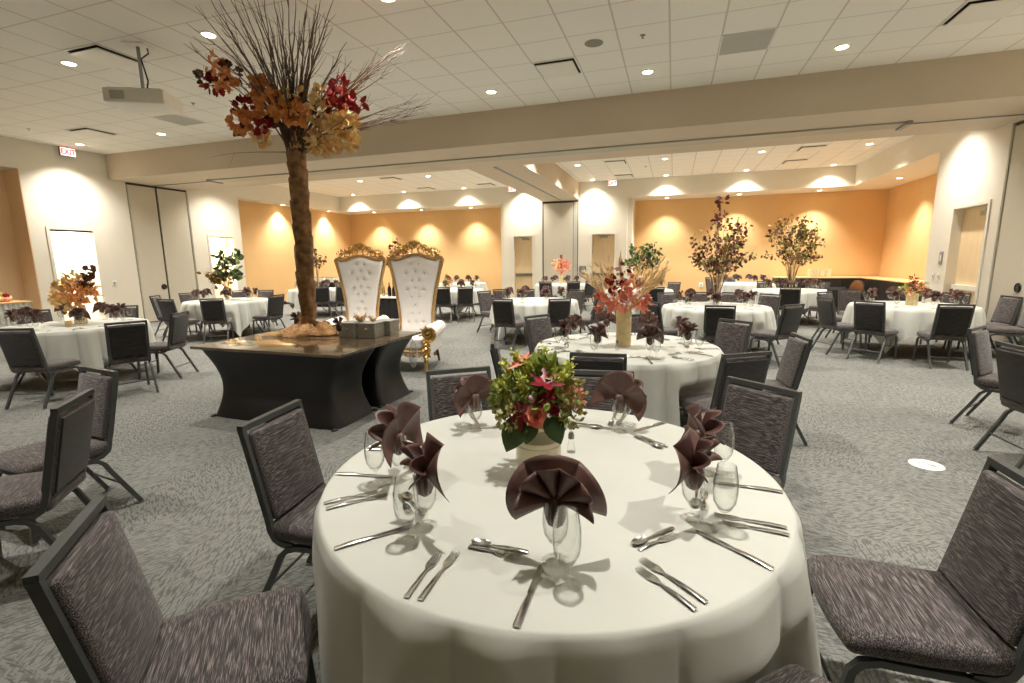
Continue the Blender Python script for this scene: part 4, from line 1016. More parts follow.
for i, q in enumerate(ends):
    y = TY + (r.uniform(-0.55, 0.25) if q[0] < 380 else r.uniform(-0.25, 0.3))
    e = L_(q, y)
    if e.z+ZDT > 4.2:
        y = TY-0.5*r.random()-0.3; e = L_(q, y); e *= min(1, (4.18-ZDT-0)/e.z) if e.z+ZDT > 4.22 else 1
    b = top + Vector((r.uniform(-.06, .06), r.uniform(-.06, .06), -0.04)); d = e-b
    side = Vector((r.uniform(-1, 1), r.uniform(-1, 1), 0.2))*0.035*d.length
    P = []; rad = []; N = 12
    for k in range(N+1):
        t = k/N; bend = Vector((d.x, d.y, 0))*(-0.22*sin(pi*t)) if d.length > 0.5 else Vector()
        P.append(b + d*t + bend*0.6 + side*sin(pi*t) + onsphere(r)*0.010*min(1, 4*t)); rad.append(0.0095*(1-t)**0.7+0.0021)
    f = MB().tube(P, rad, 5)
    for j in range(r.randint(6, 9)):
        k = r.randint(4, N-1); p = P[k]; dd = (P[k+1]-p).normalized()+onsphere(r)*0.42; l = d.length*r.uniform(0.10, 0.26)*(1.1-k/N*0.6)
        m_ = p+dd*l*0.5+onsphere(r)*0.012; e2 = p+dd*l+Vector((0, 0, 0.02))
        if e2.z+ZDT < 4.24: f.tube([p, m_, e2], [0.0036, 0.0027, 0.0013], 4)
    f.build('branch', M['twig'], tree, 60)
f = MB(); P = [top, L_((258, 152), TY), L_((235, 153), TY-0.05), L_((222, 155), TY-0.05), L_((206, 158), TY)]
f.tube(P, [0.006, 0.004, 0.003, 0.002, 0.001], 5); f.tube([P[2], L_((228, 168), TY)], [0.002, 0.001], 4); f.tube([P[3], L_((216, 148), TY)], [0.002, 0.001], 4); f.build('branch', M['twig'], tree, 60)
LC = [((216, 66), 0.12, 18, 'rust_leaf'), ((224, 80), 0.14, 26, 'rust_leaf'), ((205, 75), 0.09, 14, 'brown_leaf'), ((213, 84), 0.10, 14, 'red_leaf'), ((232, 72), 0.10, 16, 'brown_leaf'),
      ((243, 108), 0.12, 26, 'red_leaf'), ((240, 122), 0.14, 30, 'rust_leaf'), ((256, 124), 0.16, 40, 'rust_leaf'), ((238, 128), 0.08, 12, 'brown_leaf'), ((262, 138), 0.10, 20, 'pale_leaf'), ((264, 128), 0.08, 14, 'red_leaf'),
      ((262, 92), 0.15, 40, 'rust_leaf'), ((272, 104), 0.16, 44, 'rust_leaf'), ((258, 84), 0.1, 18, 'rust_leaf'), ((276, 118), 0.10, 20, 'brown_leaf'),
      ((293, 98), 0.12, 34, 'pale_leaf'), ((296, 114), 0.11, 30, 'rust_leaf'), ((307, 108), 0.09, 16, 'brown_leaf'), ((316, 113), 0.14, 40, 'pale_leaf'), ((322, 96), 0.09, 22, 'pale_leaf'),
      ((335, 96), 0.09, 24, 'red_leaf'), ((340, 84), 0.07, 16, 'red_leaf'), ((334, 106), 0.05, 8, 'red_leaf'), ((330, 136), 0.20, 90, 'pale_leaf'), ((342, 128), 0.18, 70, 'pale_leaf'), ((320, 145), 0.13, 40, 'pale_leaf'),
      ((350, 114), 0.11, 26, 'pale_leaf'), ((357, 104), 0.08, 12, 'red_leaf'), ((350, 140), 0.10, 24, 'pale_leaf'), ((300, 140), 0.08, 16, 'pale_leaf'), ((284, 112), 0.12, 26, 'rust_leaf')]
for (q, R_, n_, mt) in LC:
    f = MB(); c = L_(q, TY-0.12+r.uniform(-.12, .12)); cluster(f, c, R_*0.88, int(n_*1.5), 0.078, r, 'maple', (1, 0.8, 0.9), -0.1); f.build('leaf_cluster', M[mt], tree, 0)
# things on the display table
box = MB().rbox((0, 0, 0.075), (0.105, 0.105, 0.075), 0.004, 2).build('gift_box', M['gift'], None, 40)
lid = MB().rbox((0, 0, 0.158), (0.109, 0.109, 0.010), 0.004, 2).build('lid', M['gift'], box, 40)
k_ = MB().blob((0, -0.112, 0.1), 0.018, 10, 6, (1, 0.4, 1)).build('clasp', M['silver_gold'], box)
BX = Proto(box)
for (x, y, lab) in ((-3.40, 4.56, 'silver patterned gift box on the display table, left one nearest the tree'), (-3.17, 4.58, 'silver patterned gift box on the display table, front right of three'), (-3.12, 4.81, 'silver patterned gift box on the display table, rear right of three')):
    BX.place((x, y, ZDT), radians(4), lab, 'box', 'silver gift boxes')
def ornament(r):
    mb = MB(); mb.blob((0, 0, 0.03), 0.035, 10, 7, (1.2, 0.9, 0.85))
    for k in range(7):
        a = 2*pi*k/7; mb.tube([(0.02*cos(a), 0.02*sin(a), 0.03), (0.05*cos(a), 0.05*sin(a), 0.05), (0.066*cos(a), 0.066*sin(a), 0.025+0.05*(k % 2))], [0.012, 0.008, 0.002], 6)
    return mb
ORN = mk('shell_ornament', ornament(r), M['ornament'])
for (x, y, s, lab) in ((-3.30, 4.58, 1.3, 'pale gold spiky shell ornament on the silver boxes, larger one'), (-3.16, 4.62, 0.8, 'pale gold spiky shell ornament on the silver boxes, smaller one on the right')):
    ORN.place((x, y, ZDT+0.169), 0.4, lab, 'ornament', 'shell ornaments', (s, s, s))
for (q, lab) in (((298, 333), 'left of the tree trunk on the display table'), ((340, 341), 'right of the trunk on the display table')):
    p = at_z(q, ZDT); GOBLET.place((p.x, p.y, ZDT), 0, 'goblet holding a napkin, ' + lab, 'goblet', 'goblets on the display table')
    NAPS[5].place((p.x, p.y, ZDT), radians(-60), 'brown fan-folded napkin, ' + lab, 'napkin', 'napkins on the display table')
# plastic bag hanging at the table end
mb = MB(); rows = []
for i in range(10):
    t = i/9; w = 0.03+0.055*sin(pi*min(1, t*0.9+0.08)); row = []
    for k in range(24): a = 2*pi*k/24; row.append((0.022*sin(pi*t)*cos(a)*(1+0.2*sin(5*a))+0.006*cos(a), w*sin(a)*(1+0.12*sin(4*a+t*5)), 0.30*(1-t)+0.0))
    rows.append(row)
mb.grid(rows, wrap=True).tube([(0, 0.0, 0.29), (-0.008, 0, 0.34), (-0.012, 0, 0.37)], 0.006, 6)
bag = mb.build('plastic_bag', M['film'], None, 60); MB().blob((0.004, 0.01, 0.13), 0.02, 8, 6, (0.6, 1.4, 1)).build('contents', M['red_leaf'], bag)
bag.location = (-2.815, 4.86, 0.36); tag(bag, 'clear plastic bag hanging from the right end of the display table', 'bag')

# ------------------------------------------------------------------ thrones (front = local +Y)
def spiral(c, R, turns, a0, ax1, ax2, sgn=1, n=26, r0=0.016):
    P = []; rad = []
    for i in range(n):
        t = i/(n-1); rr = R*(1-t)**0.8+0.006; a = a0+sgn*2*pi*turns*t; P.append(Vector(c)+Vector(ax1)*rr*cos(a)+Vector(ax2)*rr*sin(a)); rad.append(r0*(1-0.55*t))
    return P, rad
def acanthus(mb, p, d, nrm, L, W):
    mb.leaf(p, d, nrm, L, W, 'lance', -0.5)
def throne():
    r = random.Random(12); o = empty('throne_chair')
    def hw(v):      # half width of the back at height v (0..1): narrow waist, wide ears
        return 0.252 - 0.010*sin(pi*min(1, v/0.35)) + 0.155*max(0, (v-0.25)/0.75)**1.5
    def topz(u): return 1.585 + 0.075*cos(pi*min(1, abs(u)/0.78)/1.0)*0.5 + 0.0375 + (0.02*max(0, (abs(u)-0.78)/0.22))
    z0 = 0.46
    def bp(u, v, off):
        z = z0 + (topz(u)-z0)*v; x = hw(v)*u; y = -0.25 - 0.11*v + off; return (x, y, z)
    tufts = []
    zs = [0.98-0.075*i for i in range(13)]
    rowsT = [(0.90, (-0.16, 0.16)), (0.80, (-0.42, 0, 0.42)), (0.69, (-0.18, 0.18)), (0.585, (-0.42, 0, 0.42)), (0.48, (-0.2, 0.2)), (0.37, (0,)), (0.265, (-0.24, 0.24)), (0.155, (-0.5, 0, 0.5))]
    for v, us in rowsT:
        for u in us: tufts.append((u, v))
    nu, nv = 49, 85; rows = []; fr = []
    for j in range(nv):
        v = j/(nv-1); row = []
        for i in range(nu):
            u = -1+2*i/(nu-1); e = 0.075*(max(0, 1-u**8))**0.5*(max(0, 1-(2*v-1)**12))**0.5
            for (a, b) in tufts:
                dx = (u-a)*hw(v); dz = (v-b)*1.15; dd = dx*dx+dz*dz
                e -= 0.030*exp(-dd/0.0011) + 0.010*exp(-abs(dz)/0.010)*exp(-dd/0.012)*(abs(u) > 0.3)
            row.append(bp(u, v, e))
        rows.append(row)
    mb = MB().grid(rows)
    back = [[bp(-1+2*i/12, j/20, -0.02) for i in range(13)] for j in range(21)]; mb.grid(back)
    bk = mb.build('backrest', M['white_leather'], o, 60)
    for (a, b) in tufts: MB().blob(bp(a, b, 0.050), 0.011, 10, 6, (1, 0.6, 1)).build('tuft_button', M['chrome'], bk)
    # gold frame round the back
    f = MB(); L = [bp(1.06, v/30, 0.01) for v in range(31)]; f.tube(L, [0.026]*31, 10); L2 = [(-x, y, z) for (x, y, z) in L]; f.tube(L2, [0.026]*31, 10)
    T = [bp(-1.06+2.12*k/40, 1.0, 0.015) for k in range(41)]; T = [(x, y, z+0.02) for x, y, z in T]; f.tube(T, 0.026, 10)
    for s in (-1, 1):
        P, rd = spiral(bp(s*0.93, 1.0, 0.02), 0.06, 1.3, pi/2, (s, 0, 0), (0, 0, 1), 1, 24, 0.02); f.tube(P, rd, 8)
        for v in range(1, 30): f.blob(bp(s*1.06, v/30, 0.034), 0.010, 8, 5)
    for s in (-1, 1): f.tube([(s*0.27, -0.28, 0.10), (s*0.27, -0.26, 0.3), (s*0.272, -0.25, 0.47)], 0.024, 8)
    f.build('back_frame', M['gold_plain'], o, 60)
    # carved crest
    f = MB(); y = -0.345
    for s in (-1, 1):
        for (cx, cz, R, tn, a0, sg) in ((0.10, 1.735, 0.075, 1.5, -0.5, 1), (0.21, 1.70, 0.06, 1.4, 2.6, -1), (0.30, 1.675, 0.05, 1.3, 0.2, 1), (0.05, 1.80, 0.05, 1.3, 2.8, -1), (0.15, 1.775, 0.045, 1.2, 0.5, 1)):
            P, rd = spiral((s*cx, y, cz), R, tn, a0, (s, 0, 0), (0, 0, 1), sg, 24, 0.014); f.tube(P, rd, 7)
        f.tube([(s*0.40, y, 1.655), (s*0.33, y, 1.70), (s*0.22, y-0.005, 1.735), (s*0.12, y, 1.80), (s*0.03, y, 1.86)], [0.010, 0.014, 0.016, 0.014, 0.008], 7)
        for k in range(12):
            t = k/11; p = (s*(0.38-0.36*t), y+0.012, 1.68+0.15*t+0.02*sin(9*t)); acanthus(f, p, (s*(0.4-0.5*t)+r.uniform(-.3, .3), 0.2, 1), (0, 1, 0.2), 0.07, 0.035); f.blob((p[0], p[1]+0.012, p[2]-0.03), 0.012, 8, 5)
    for k in range(9):
        a = -1.2+2.4*k/8; acanthus(f, (0.02*sin(a), y+0.015, 1.82), (sin(a), 0.15, cos(a)), (0, 1, 0), 0.085, 0.03)
    f.blob((0, y+0.02, 1.80), 0.03, 12, 8, (1, 0.6, 1.2))
    f.build('crest', M['gold'], o, 60)
    # seat
    MB().rbox((0, 0.13, 0.41), (0.285, 0.40, 0.08), 0.045, 8, lambda p: (p[0], p[1], p[2]+(0.02*(1-(p[0]/0.3)**2) if p[2] > 0 else 0))).build('seat', M['white_leather'], o, 60)
    MB().box(-0.28, -0.26, 0.24, 0.28, 0.50, 0.35).build('seat_base', M['white_leather'], o, 40)
    f = MB()
    f.tube([(-0.30, 0.525, 0.315), (-0.15, 0.535, 0.30), (0, 0.54, 0.315), (0.15, 0.535, 0.30), (0.30, 0.525, 0.315)], 0.017, 8)
    for s in (-1, 1):
        for (cx, cz, R, a0, sg) in ((0.07, 0.275, 0.045, 1.5, 1), (0.16, 0.27, 0.04, 1.5, -1), (0.235, 0.262, 0.045, 0.2, 1)):
            P, rd = spiral((s*cx, 0.535, cz), R, 1.3, a0, (s, 0, 0), (0, 0, 1), sg, 20, 0.013); f.tube(P, rd, 7)
        for k in range(8): acanthus(f, (s*(0.02+0.035*k), 0.545, 0.30), (s*0.5+r.uniform(-.4, .4), 0.2, -1), (0, 1, 0), 0.075, 0.032)
    f.build('apron', M['gold'], o, 60)
    for s in (-1, 1):
        mb = MB(); rows = []
        for i in range(17):
            t = i/16; yy = -0.30+0.80*t; row = []
            for k in range(24):
                a = 2*pi*k/24; rr = 0.105*(1-0.04*(1-t)); px_ = s*(0.365+rr*cos(a)); pz = 0.56+rr*sin(a)
                if i in (0, 16): rr2 = 0.075; px_ = s*(0.365+rr2*cos(a)); pz = 0.56+rr2*sin(a)
                row.append((px_, yy, pz))
            rows.append(row)
        mb.grid(rows, wrap=True); mb.f.append(tuple(range(24))); m = len(mb.v); mb.f.append(tuple(range(m-24, m)))
        mb.rbox((s*0.335, 0.1, 0.40), (0.05, 0.395, 0.165), 0.03, 4)
        mb.build('arm', M['white_leather'], o, 60)
        f = MB(); P, rd = spiral((s*0.365, 0.515, 0.56), 0.098, 1.7, -pi/2, (s, 0, 0), (0, 0, 1), 1, 34, 0.030); f.tube(P, rd, 8); f.blob((s*0.36, 0.525, 0.56), 0.022, 10, 6, (1, 0.8, 1))
        S = [(s*0.36, 0.515, 0.48), (s*0.325, 0.522, 0.43), (s*0.335, 0.525, 0.37), (s*0.365, 0.525, 0.32), (s*0.345, 0.525, 0.27), (s*0.315, 0.522, 0.24)]
        f.tube(S, [0.034, 0.042, 0.036, 0.044, 0.040, 0.024], 8)
        for k in range(26):
            a = r.uniform(0, 2*pi); acanthus(f, (s*0.365+0.07*cos(a), 0.542, 0.56+0.07*sin(a)), (cos(a), 0.25, sin(a)), (0, 1, 0), 0.065, 0.04)
        for k in range(12):
            t = k/11; acanthus(f, (s*(0.34+0.02*sin(9*t)), 0.545, 0.47-0.22*t), (r.uniform(-1, 1), 0.3, -0.7), (0, 1, 0), 0.08, 0.05); f.blob((s*(0.35+0.03*sin(12*t)), 0.555, 0.46-0.20*t), 0.020, 8, 5)
        f.build('arm_scroll', M['gold'], o, 60)
        f = MB(); f.tube([(s*0.31, 0.51, 0.26), (s*0.335, 0.53, 0.18), (s*0.325, 0.535, 0.10), (s*0.33, 0.55, 0.035), (s*0.335, 0.555, 0.004)], [0.035, 0.032, 0.022, 0.024, 0.03], 10)
        f.build('leg', M['gold'], o, 60)
        f = MB(); f.tube([(s*0.30, -0.24, 0.30), (s*0.31, -0.27, 0.16), (s*0.32, -0.33, 0.004)], [0.03, 0.024, 0.018], 8); f.build('leg', M['dark_wood'], o, 60)
    return o
TH_ = Proto(throne())
TH_.place((-3.73, 6.45, 0), radians(-76-90), 'white tufted throne with carved gold frame, right one, its arm scroll in view', 'throne', 'throne chairs')
TH_.place((-4.98, 6.86, 0), radians(-70-90), 'white tufted throne chair with carved gold frame, left one behind the silver boxes', 'throne', 'throne chairs')

# ------------------------------------------------------------------ bar between the thrones, buffet counters
p = at_y((390, 298), 9.6)
bar = empty('bar_table', (p.x, 9.6, 0)); zb_ = 0.80
MB().rbox((0, 0, zb_-0.015), (0.75, 0.36, 0.015), 0.005, 2).build('tabletop', M['white_enamel'], bar, 40)
mb = MB(); rows = []
for z in (0.004, 0.25, 0.5, zb_-0.031):
    rows.append([((0.73+0.012*sin(30*a))*cos(a)*(abs(cos(a))**8+abs(sin(a))**8)**(-1/8), (0.34+0.012*sin(30*a))*sin(a)*(abs(cos(a))**8+abs(sin(a))**8)**(-1/8), z) for a in [2*pi*k/240 for k in range(240)]])
mb.grid(rows, wrap=True).build('table_skirt', M['black_cloth'], bar, 60)
tag(bar, 'black-skirted table with a white top seen between the two thrones', 'table')
for (dx, mt, h, lab) in ((-0.10, 'silver_gold', 0.33, 'tall gold-foil bottle on the black-skirted table between the thrones, left one'), (0.06, 'dark_bottle', 0.30, 'dark bottle on the black-skirted table between the thrones, middle'), (0.17, 'dark_bottle', 0.27, 'dark bottle on the black-skirted table between the thrones, right one')):
    b = MB().lathe([(0.0005, 0), (0.04, 0), (0.042, 0.01), (0.042, h*0.55), (0.03, h*0.68), (0.014, h*0.78), (0.014, h), (0.0005, h)], 18).build('bottle', M[mt])
    MB().lathe([(0.0155, h*0.86), (0.017, h*0.86), (0.017, h*1.02), (0.0005, h*1.02)], 14).build('cap', M['silver_gold'] if mt != 'silver_gold' else M['gold_plain'], b)
    b.location = (p.x+dx, 9.5, zb_+0.0008); tag(b, lab, 'bottle', 'bottles between the thrones')
o = leaf_tree('leafy_branch_arrangement', 43, [('burg_leaf', 4), ('brown_leaf', 3), ('olive_leaf', 2)], (0.75, 1.28, 0.34, 0.10), 10, 10, 0.09)
o.location = (p.x+0.02, 9.78, zb_+0.0008); tag(o, 'dark burgundy leafy branches seen above the right throne crest', 'branch arrangement')
def counter(name, x0, y0, x1, y1, lab):
    o = empty(name, ((x0+x1)/2, (y0+y1)/2, 0)); hx, hy = (x1-x0)/2, (y1-y0)/2
    MB().rbox((0, 0, 0.865), (hx, hy, 0.02), 0.006, 2).build('countertop', M['pale_top'], o, 40)
    mb = MB().box(-hx+0.02, -hy+0.03, 0.08, hx-0.02, hy-0.02, 0.844); mb.box(-hx+0.06, -hy+0.08, 0, hx-0.06, hy-0.05, 0.08); mb.build('cabinet', M['black_counter'], o, 0)
    n = max(2, int(max(hx, hy)*2/0.6))
    for i in range(n):
        if hx > hy: a = -hx+0.03+(2*hx-0.06)*i/n; b = a+(2*hx-0.06)/n; d = MB().box(a+0.006, -hy+0.012, 0.10, b-0.006, -hy+0.03, 0.83)
        else: a = -hy+0.04+(2*hy-0.08)*i/n; b = a+(2*hy-0.08)/n; d = MB().box(-hx+0.002, a+0.006, 0.10, -hx+0.02, b-0.006, 0.83)
        d.build('door', M['black_counter'], o, 0)
    return tag(o, lab, 'counter', 'buffet counters')
counter('buffet_counter', 3.3, 18.35, 6.45, 19.12, 'black buffet counter with pale top along the rear amber wall')
counter('buffet_counter', 5.72, 13.6, 6.46, 18.33, 'black buffet counter with pale top along the amber side wall at right')
ware = MB()
for i in range(7): ware.lathe([(0.04, 0.034*i), (0.065, 0.034*i+0.006), (0.088, 0.034*i+0.029), (0.088, 0.034*i+0.032), (0.04, 0.034*i+0.012)], 20)
WARE = Proto(ware.build('bowl_stack', M['white_plastic'], None, 40))
for i, t in enumerate(('leftmost', 'second from left', 'third from left', 'rightmost')):
    q = at_y((810+6*i, 276), 18.7); WARE.place((q.x, 18.7, 0.886), 0, 'stack of white bowls on the rear buffet counter, %s of four' % t, 'bowls', 'stacks of white bowls')
p = at_y((857, 289), 17.6); bz = p.z
o = empty('round_wooden_board', (p.x, 17.6, 0), radians(25)); mb = MB(); mb.m = Matrix.Translation((0, 0, bz)) @ Matrix.Rotation(radians(-86), 4, 'Y')
mb.lathe([(0.0005, 0.0), (0.275, 0.0), (0.285, 0.008), (0.285, 0.022), (0.275, 0.03), (0.0005, 0.03)], 40); mb.build('board', M['dark_wood'], o, 40)
mb = MB(); mb.m = Matrix.Translation((0, 0, bz)) @ Matrix.Rotation(radians(-86), 4, 'Y'); mb.lathe([(0.283, -0.004), (0.296, -0.004), (0.296, 0.034), (0.283, 0.034)], 40); mb.build('rim', M['black_plastic'], o, 40)
MB().tube([(0.05, -0.16, 0.012), (0.0, -0.12, bz-0.27), (0.0, 0.12, bz-0.27), (0.05, 0.16, 0.012)], 0.014, 8).tube([(-0.12, 0, 0.012), (0.0, 0, bz-0.27)], 0.014, 8).build('stand', M['black_plastic'], o)
tag(o, 'round brown wooden board upright on a low stand before the black counter', 'board')
# white food boxes on a dark side table by the left amber wall
p = at_y((323, 282), 14.6); sx = p.x; zt = p.z
o = empty('side_table', (sx, 14.6, 0))
MB().rbox((0, 0, zt-0.02), (0.75, 0.38, 0.02), 0.006, 2).build('tabletop', M['black_cloth'], o, 40); 
mb = MB(); rows = [[(0.73*cos(a)*(abs(cos(a))**8+abs(sin(a))**8)**(-1/8), 0.36*sin(a)*(abs(cos(a))**8+abs(sin(a))**8)**(-1/8), z) for a in [2*pi*k/120 for k in range(120)]] for z in (0.004, zt-0.041)]
mb.grid(rows, wrap=True).build('table_skirt', M['black_cloth'], o, 60); tag(o, 'dark side table holding white boxes, right of the tree trunk by the amber wall', 'table')
bx = MB().rbox((0, 0, 0.085), (0.17, 0.15, 0.085), 0.012, 3).build('food_box', M['white_plastic'], None, 40); MB().rbox((0, 0, 0.176), (0.178, 0.158, 0.008), 0.005, 2).build('lid', M['steel'], bx, 40)
FB = Proto(bx)
for i, t in enumerate(('left', 'middle', 'right')): FB.place((sx-0.40+0.42*i, 14.55, zt+0.0008), 0, 'white lidded box on the dark side table by the amber wall, %s of three' % t, 'box', 'white lidded boxes')
# a bowl of fruit coloured flowers at the far left edge
p = at_y((9, 301), 6.0)
o = empty('corner_table', (p.x-0.25, 6.0, 0)); MB().rbox((0, 0, 0.86), (0.4, 0.3, 0.015), 0.006, 2).build('tabletop', M['pale_top'], o, 40)
mb = MB(); rows = [[((0.38+0.02*sin(24*a))*cos(a)*(abs(cos(a))**8+abs(sin(a))**8)**(-1/8), (0.28+0.015*sin(24*a))*sin(a)*(abs(cos(a))**8+abs(sin(a))**8)**(-1/8), z) for a in [2*pi*k/160 for k in range(160)]] for z in (0.004, 0.4, 0.844)]
mb.grid(rows, wrap=True).build('table_skirt', M['cloth'], o, 60); tag(o, 'small skirted table at the far left edge against the tan wall', 'table')
g = empty('gourd_display', (p.x-0.2, 6.0, 0.876)); r = random.Random(50)
for (x, y, z, R_, mt) in ((-0.1, 0, 0.06, 0.07, 'lime'), (0.05, -0.05, 0.05, 0.06, 'straw'), (0.16, 0, 0.045, 0.055, 'coral'), (0.0, 0.08, 0.07, 0.07, 'straw'), (0.1, 0.02, 0.13, 0.05, 'red_leaf'), (-0.06, -0.02, 0.15, 0.06, 'lime')):
    f = MB(); rows = []
    for i in range(9):
        a = -pi/2+pi*i/8; rows.append([(x+R_*max(0.02, cos(a))*(1+0.08*cos(8*t))*cos(t)*1.25, y+R_*max(0.02, cos(a))*(1+0.08*cos(8*t))*sin(t), z+R_*sin(a)*0.85) for t in [2*pi*k/32 for k in range(32)]])
    f.grid(rows, wrap=True).tube([(x, y, z+R_*0.8), (x+0.01, y, z+R_*1.2)], 0.006, 6); f.build('gourd', M[mt], g, 60)
tag(g, 'heap of yellow and orange gourds at the far left edge before the tan wall', 'gourds')

# ------------------------------------------------------------------ ceiling fittings, signs, small wall plates
def diffuser():
    o = empty('air_diffuser')
    MB().box(-0.295, -0.295, -0.004, 0.295, 0.295, -0.0006).build('recess', M['slot_dark'], o, 0)
    MB().box(-0.305, -0.305, -0.012, -0.285, 0.305, -0.0005).box(0.285, -0.305, -0.012, 0.305, 0.305, -0.0005).box(-0.285, -0.305, -0.012, 0.285, -0.285, -0.0005).box(-0.285, 0.285, -0.012, 0.285, 0.305, -0.0005).build('frame', M['white_enamel'], o, 0)
    MB().rbox((0, 0, -0.032), (0.262, 0.262, 0.006), 0.005, 2).build('plaque', M['white_enamel'], o, 40)
    return o
DF = Proto(diffuser())
def snap(x, y): return (-3.812+0.6096*(math.floor((x+3.812)/0.6096)+0.5), 8.831-0.6096*(math.floor((8.831-y)/0.6096)+0.5))
for (x, y, lab) in ((-1.68, 7.2, 'near the middle of the front ceiling'), (3.15, 7.2, 'at the upper right corner of the photo'), (-7.19, 4.8, 'left of the projector'), (-11.41, 7.2, 'on the left ceiling near the exit sign'),
                    (-1.65, 14.4, 'beyond the beam near the cross beam, nearer one'), (-1.53, 16.97, 'beyond the beam near the cross beam, further one'), (3.23, 14.42, 'beyond the beam at right, nearer one'), (3.13, 16.7, 'beyond the beam at right, further one'),
                    (-8.9, 14.5, 'in the left bay, right of the tree trunk'), (-8.9, 16.9, 'in the left bay, further one'), (-6.4, 16.9, 'in the left bay near the rear exit sign')):
    a, b = snap(x, y); DF.place((a, b, H), 0, 'square white ceiling air diffuser ' + lab, 'vent', 'ceiling air diffusers')
gr = MB().box(-0.30, -0.30, -0.006, 0.30, 0.30, -0.0006).build('return_grille', M['grey_grille'], None, 0)
MB().box(-0.305, -0.305, -0.012, -0.292, 0.305, -0.0005).box(0.292, -0.305, -0.012, 0.305, 0.305, -0.0005).box(-0.2925, -0.305, -0.012, 0.2925, -0.30, -0.0005).box(-0.2925, 0.30, -0.012, 0.2925, 0.305, -0.0005).build('frame', M['white_enamel'], gr, 0)
GR = Proto(gr)
for (x, y, lab) in ((0.78, 7.23, 'right of the middle on the front ceiling'), (-9.08, 7.22, 'left, beyond the projector')):
    a, b = snap(x, y); GR.place((a, b, H), 0, 'grey square return air grille ' + lab, 'vent', 'return grilles')
o = MB().lathe([(0.0005, -0.008), (0.095, -0.008), (0.115, -0.004), (0.118, -0.0005)], 30).build('ceiling_speaker', M['speaker']); o.location = (-1.07, 6.68, H); tag(o, 'round grey speaker in the ceiling right of the square vent', 'speaker')
sp_ = MB().lathe([(0.035, -0.0005), (0.03, -0.006), (0.008, -0.010), (0.006, -0.03), (0.018, -0.034), (0.018, -0.036), (0.0005, -0.037)], 14).build('sprinkler', M['sign_grey']); SPK = Proto(sp_)
for (x, y, z, lab) in ((-0.47, 6.66, H, 'right of the ceiling speaker'), (-7.86, 6.66, H, 'left of the tree branches'), (-12.3, 6.7, H, 'near the far left ceiling vent'), (-4.9, 6.66, H, 'right of the white twig tips'), (-0.9, 15.6, H, 'beyond the beam between the far lamps')):
    SPK.place((x, y, z), 0, 'small fire sprinkler on the ceiling ' + lab, 'sprinkler', 'fire sprinklers')
# projector
pr = empty('projector', (-6.47, 4.80, 3.62), radians(28))
MB().rbox((0, 0, 0), (0.34, 0.25, 0.085), 0.02, 4).build('body', M['white_enamel'], pr, 40)
MB().box(-0.26, -0.253, -0.05, -0.10, -0.249, 0.05).build('exhaust_grille', M['grey_grille'], pr, 0)
mb = MB(); mb.m = Matrix.Translation((0.14, 0.22, 0)) @ Matrix.Rotation(-pi/2, 4, 'X'); mb.lathe([(0.05, 0), (0.05, 0.02), (0.04, 0.024), (0.0005, 0.018)], 20); mb.build('lens', M['dark_bottle'], pr)
MB().box(-0.30, -0.22, 0.085, 0.30, 0.22, 0.093).tube([(-0.1, -0.05, 0.085), (0, 0, 0.13), (0.1, 0.05, 0.085)], 0.012, 6).tube([(0.1, -0.05, 0.085), (0, 0, 0.13), (-0.1, 0.05, 0.085)], 0.012, 6).tube([(0, 0, 0.12), (0, 0, H-3.62-0.01)], 0.02, 10).build('mount', M['steel'], pr, 40)
MB().tube([(0.03, 0, 0.09), (0.06, 0.02, 0.25), (0.02, 0.0, 0.5), (0.1, 0.03, 0.58), (0.09, 0.03, H-3.62-0.012)], 0.009, 6).build('cable', M['black_plastic'], pr)
MB().box(-0.12, -0.12, H-3.62-0.012, 0.12, 0.12, H-3.62-0.001).build('ceiling_plate', M['white_enamel'], pr, 0)
tag(pr, 'white projector hanging on a pole from the left ceiling', 'projector')
# exit signs
def exit_sign():
    o = empty('exit_sign')
    MB().rbox((0, 0, 0), (0.16, 0.028, 0.10), 0.008, 2).build('housing', M['sign_grey'], o, 40)
    MB().box(-0.148, -0.0305, -0.088, 0.148, -0.0285, 0.088).build('face', M['exit_face'], o, 0)
    cu = bpy.data.curves.new('letters', 'FONT'); cu.body = 'EXIT'; cu.size = 0.165; cu.align_x = 'CENTER'; cu.align_y = 'CENTER'; cu.extrude = 0.001; cu.offset = 0.003
    to = bpy.data.objects.new('letters', cu); COL.objects.link(to); bpy.context.view_layer.update()
    me = bpy.data.meshes.new_from_object(to.evaluated_get(bpy.context.evaluated_depsgraph_get())); bpy.data.objects.remove(to)
    me.materials.clear(); me.materials.append(M['exit_red']); lo = bpy.data.objects.new('letters', me); COL.objects.link(lo); lo.parent = o
    lo.location = (0, -0.033, -0.004); lo.rotation_euler = (pi/2, 0, 0); lo.scale = (0.86, 1, 1)
    MB().box(-0.02, -0.02, 0.10, 0.02, 0.02, 0.115).build('bracket', M['sign_grey'], o, 0)
    return o
EX = Proto(exit_sign())
EX.place((XL+0.10, 7.97, 4.155), radians(90), 'lit EXIT sign with red letters on the left wall above the bright doorway', 'exit sign', 'exit signs')
EX.place((-2.12, YB-0.10, 4.155), 0, 'lit EXIT sign right of the cross beam, above the right rear maple door', 'exit sign', 'exit signs')
EX.place((-5.80, YB-0.10, 4.155), 0, 'lit EXIT sign left of the cross beam, above the left rear maple door', 'exit sign', 'exit signs')
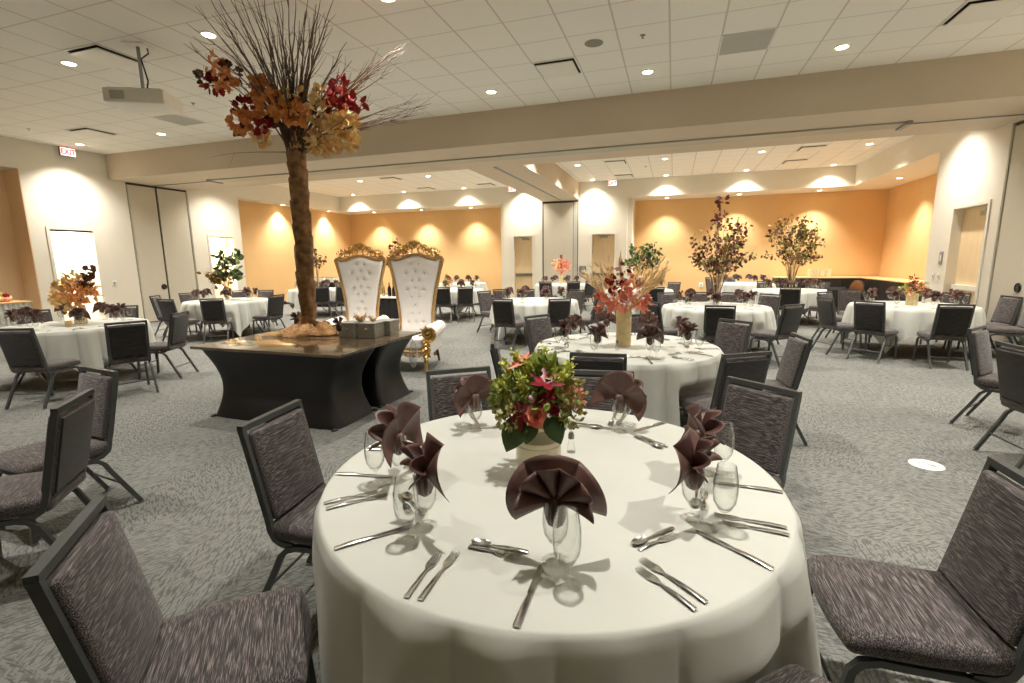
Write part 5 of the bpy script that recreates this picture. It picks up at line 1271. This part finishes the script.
# wall plates
def plate(w, h, mat, det=None):
    o = MB().rbox((0, -0.004, 0), (w/2, 0.006, h/2), 0.003, 2).build('wall_plate', M['white_enamel'] if mat is None else M[mat], None, 40)
    if det: MB().box(-w*0.14, -0.014, -h*0.22, w*0.14, -0.010, h*0.22).build('switch', M[det], o, 0)
    return o
o = plate(0.12, 0.12, None, 'steel'); o.location = (XL+0.004, 8.62, 1.12); o.rotation_euler = (0, 0, radians(90)); tag(o, 'white switch plate on the left wall between the bright doorway and the pocket doors', 'switch')
o = plate(0.13, 0.26, 'sign_grey', 'white_enamel'); o.location = (XR-0.004, 12.17, 1.50); o.rotation_euler = (0, 0, radians(-90)); tag(o, 'grey wall control above the switches by the right maple door', 'wall control')
SW = Proto(plate(0.09, 0.13, 'white_enamel', 'steel'))
SW.place((XR-0.004, 12.38, 1.13), radians(-90), 'light switch by the right maple door, left of two', 'switch', 'switches by the right door')
SW.place((XR-0.004, 12.17, 1.13), radians(-90), 'light switch by the right maple door, right of two', 'switch', 'switches by the right door')
o = plate(0.26, 0.34, 'sign_grey', 'white_enamel'); o.location = (-3.15, YB-0.004, 1.15); MB().box(-0.10, -0.015, 0.02, 0.10, -0.011, 0.12).build('panel', M['ink'], o, 0); tag(o, 'grey control panel on the white wall between the grey panel and the right rear door', 'wall control')
p = at_y((701, 285), YN); o = plate(0.14, 0.18, 'white_enamel', 'steel'); o.location = (p.x, YN-0.004, p.z); tag(o, 'white outlet plate on the rear amber wall behind the burgundy tree table', 'outlet')
# floor marker
o = MB().lathe([(0.0005, 0.003), (0.108, 0.003), (0.11, 0.0005), (0.0005, 0.0005)], 40).build('floor_marker', M['decal'], None, 30); o.location = (1.89, 4.28, 0.0005)
f = MB()
for (x, y, w, h, a) in ((-0.055, 0.02, 0.028, 0.012, 0.7), (-0.02, 0.035, 0.02, 0.008, 0.7), (0.035, -0.01, 0.062, 0.010, -1.1), (0.06, -0.02, 0.045, 0.007, -1.1), (-0.04, -0.02, 0.03, 0.006, 0.3)):
    f.m = Matrix.Translation((x*0.75, y*0.75, 0.0032)) @ Matrix.Rotation(a, 4, 'Z'); f.box(-w/2, -h/2, 0, w/2, h/2, 0.0006)
f.build('print', M['ink'], o, 0); tag(o, 'round white floor marker sticker on the carpet right of the front table', 'floor marker')

# ------------------------------------------------------------------ world and colour management
w = bpy.data.worlds.new('world'); scene.world = w; w.use_nodes = True
w.node_tree.nodes['Background'].inputs[0].default_value = (1, 0.93, 0.82, 1); w.node_tree.nodes['Background'].inputs[1].default_value = 0.3
vs = scene.view_settings; vs.view_transform = 'Standard'; vs.look = 'None'; vs.gamma = 1; vs.use_curve_mapping = False; vs.exposure = 0.90
cy = scene.cycles; cy.use_denoising = True; cy.max_bounces = 10; cy.diffuse_bounces = 6; cy.transparent_max_bounces = 24; cy.caustics_reflective = False; cy.caustics_refractive = False
cy.sample_clamp_indirect = 6.0
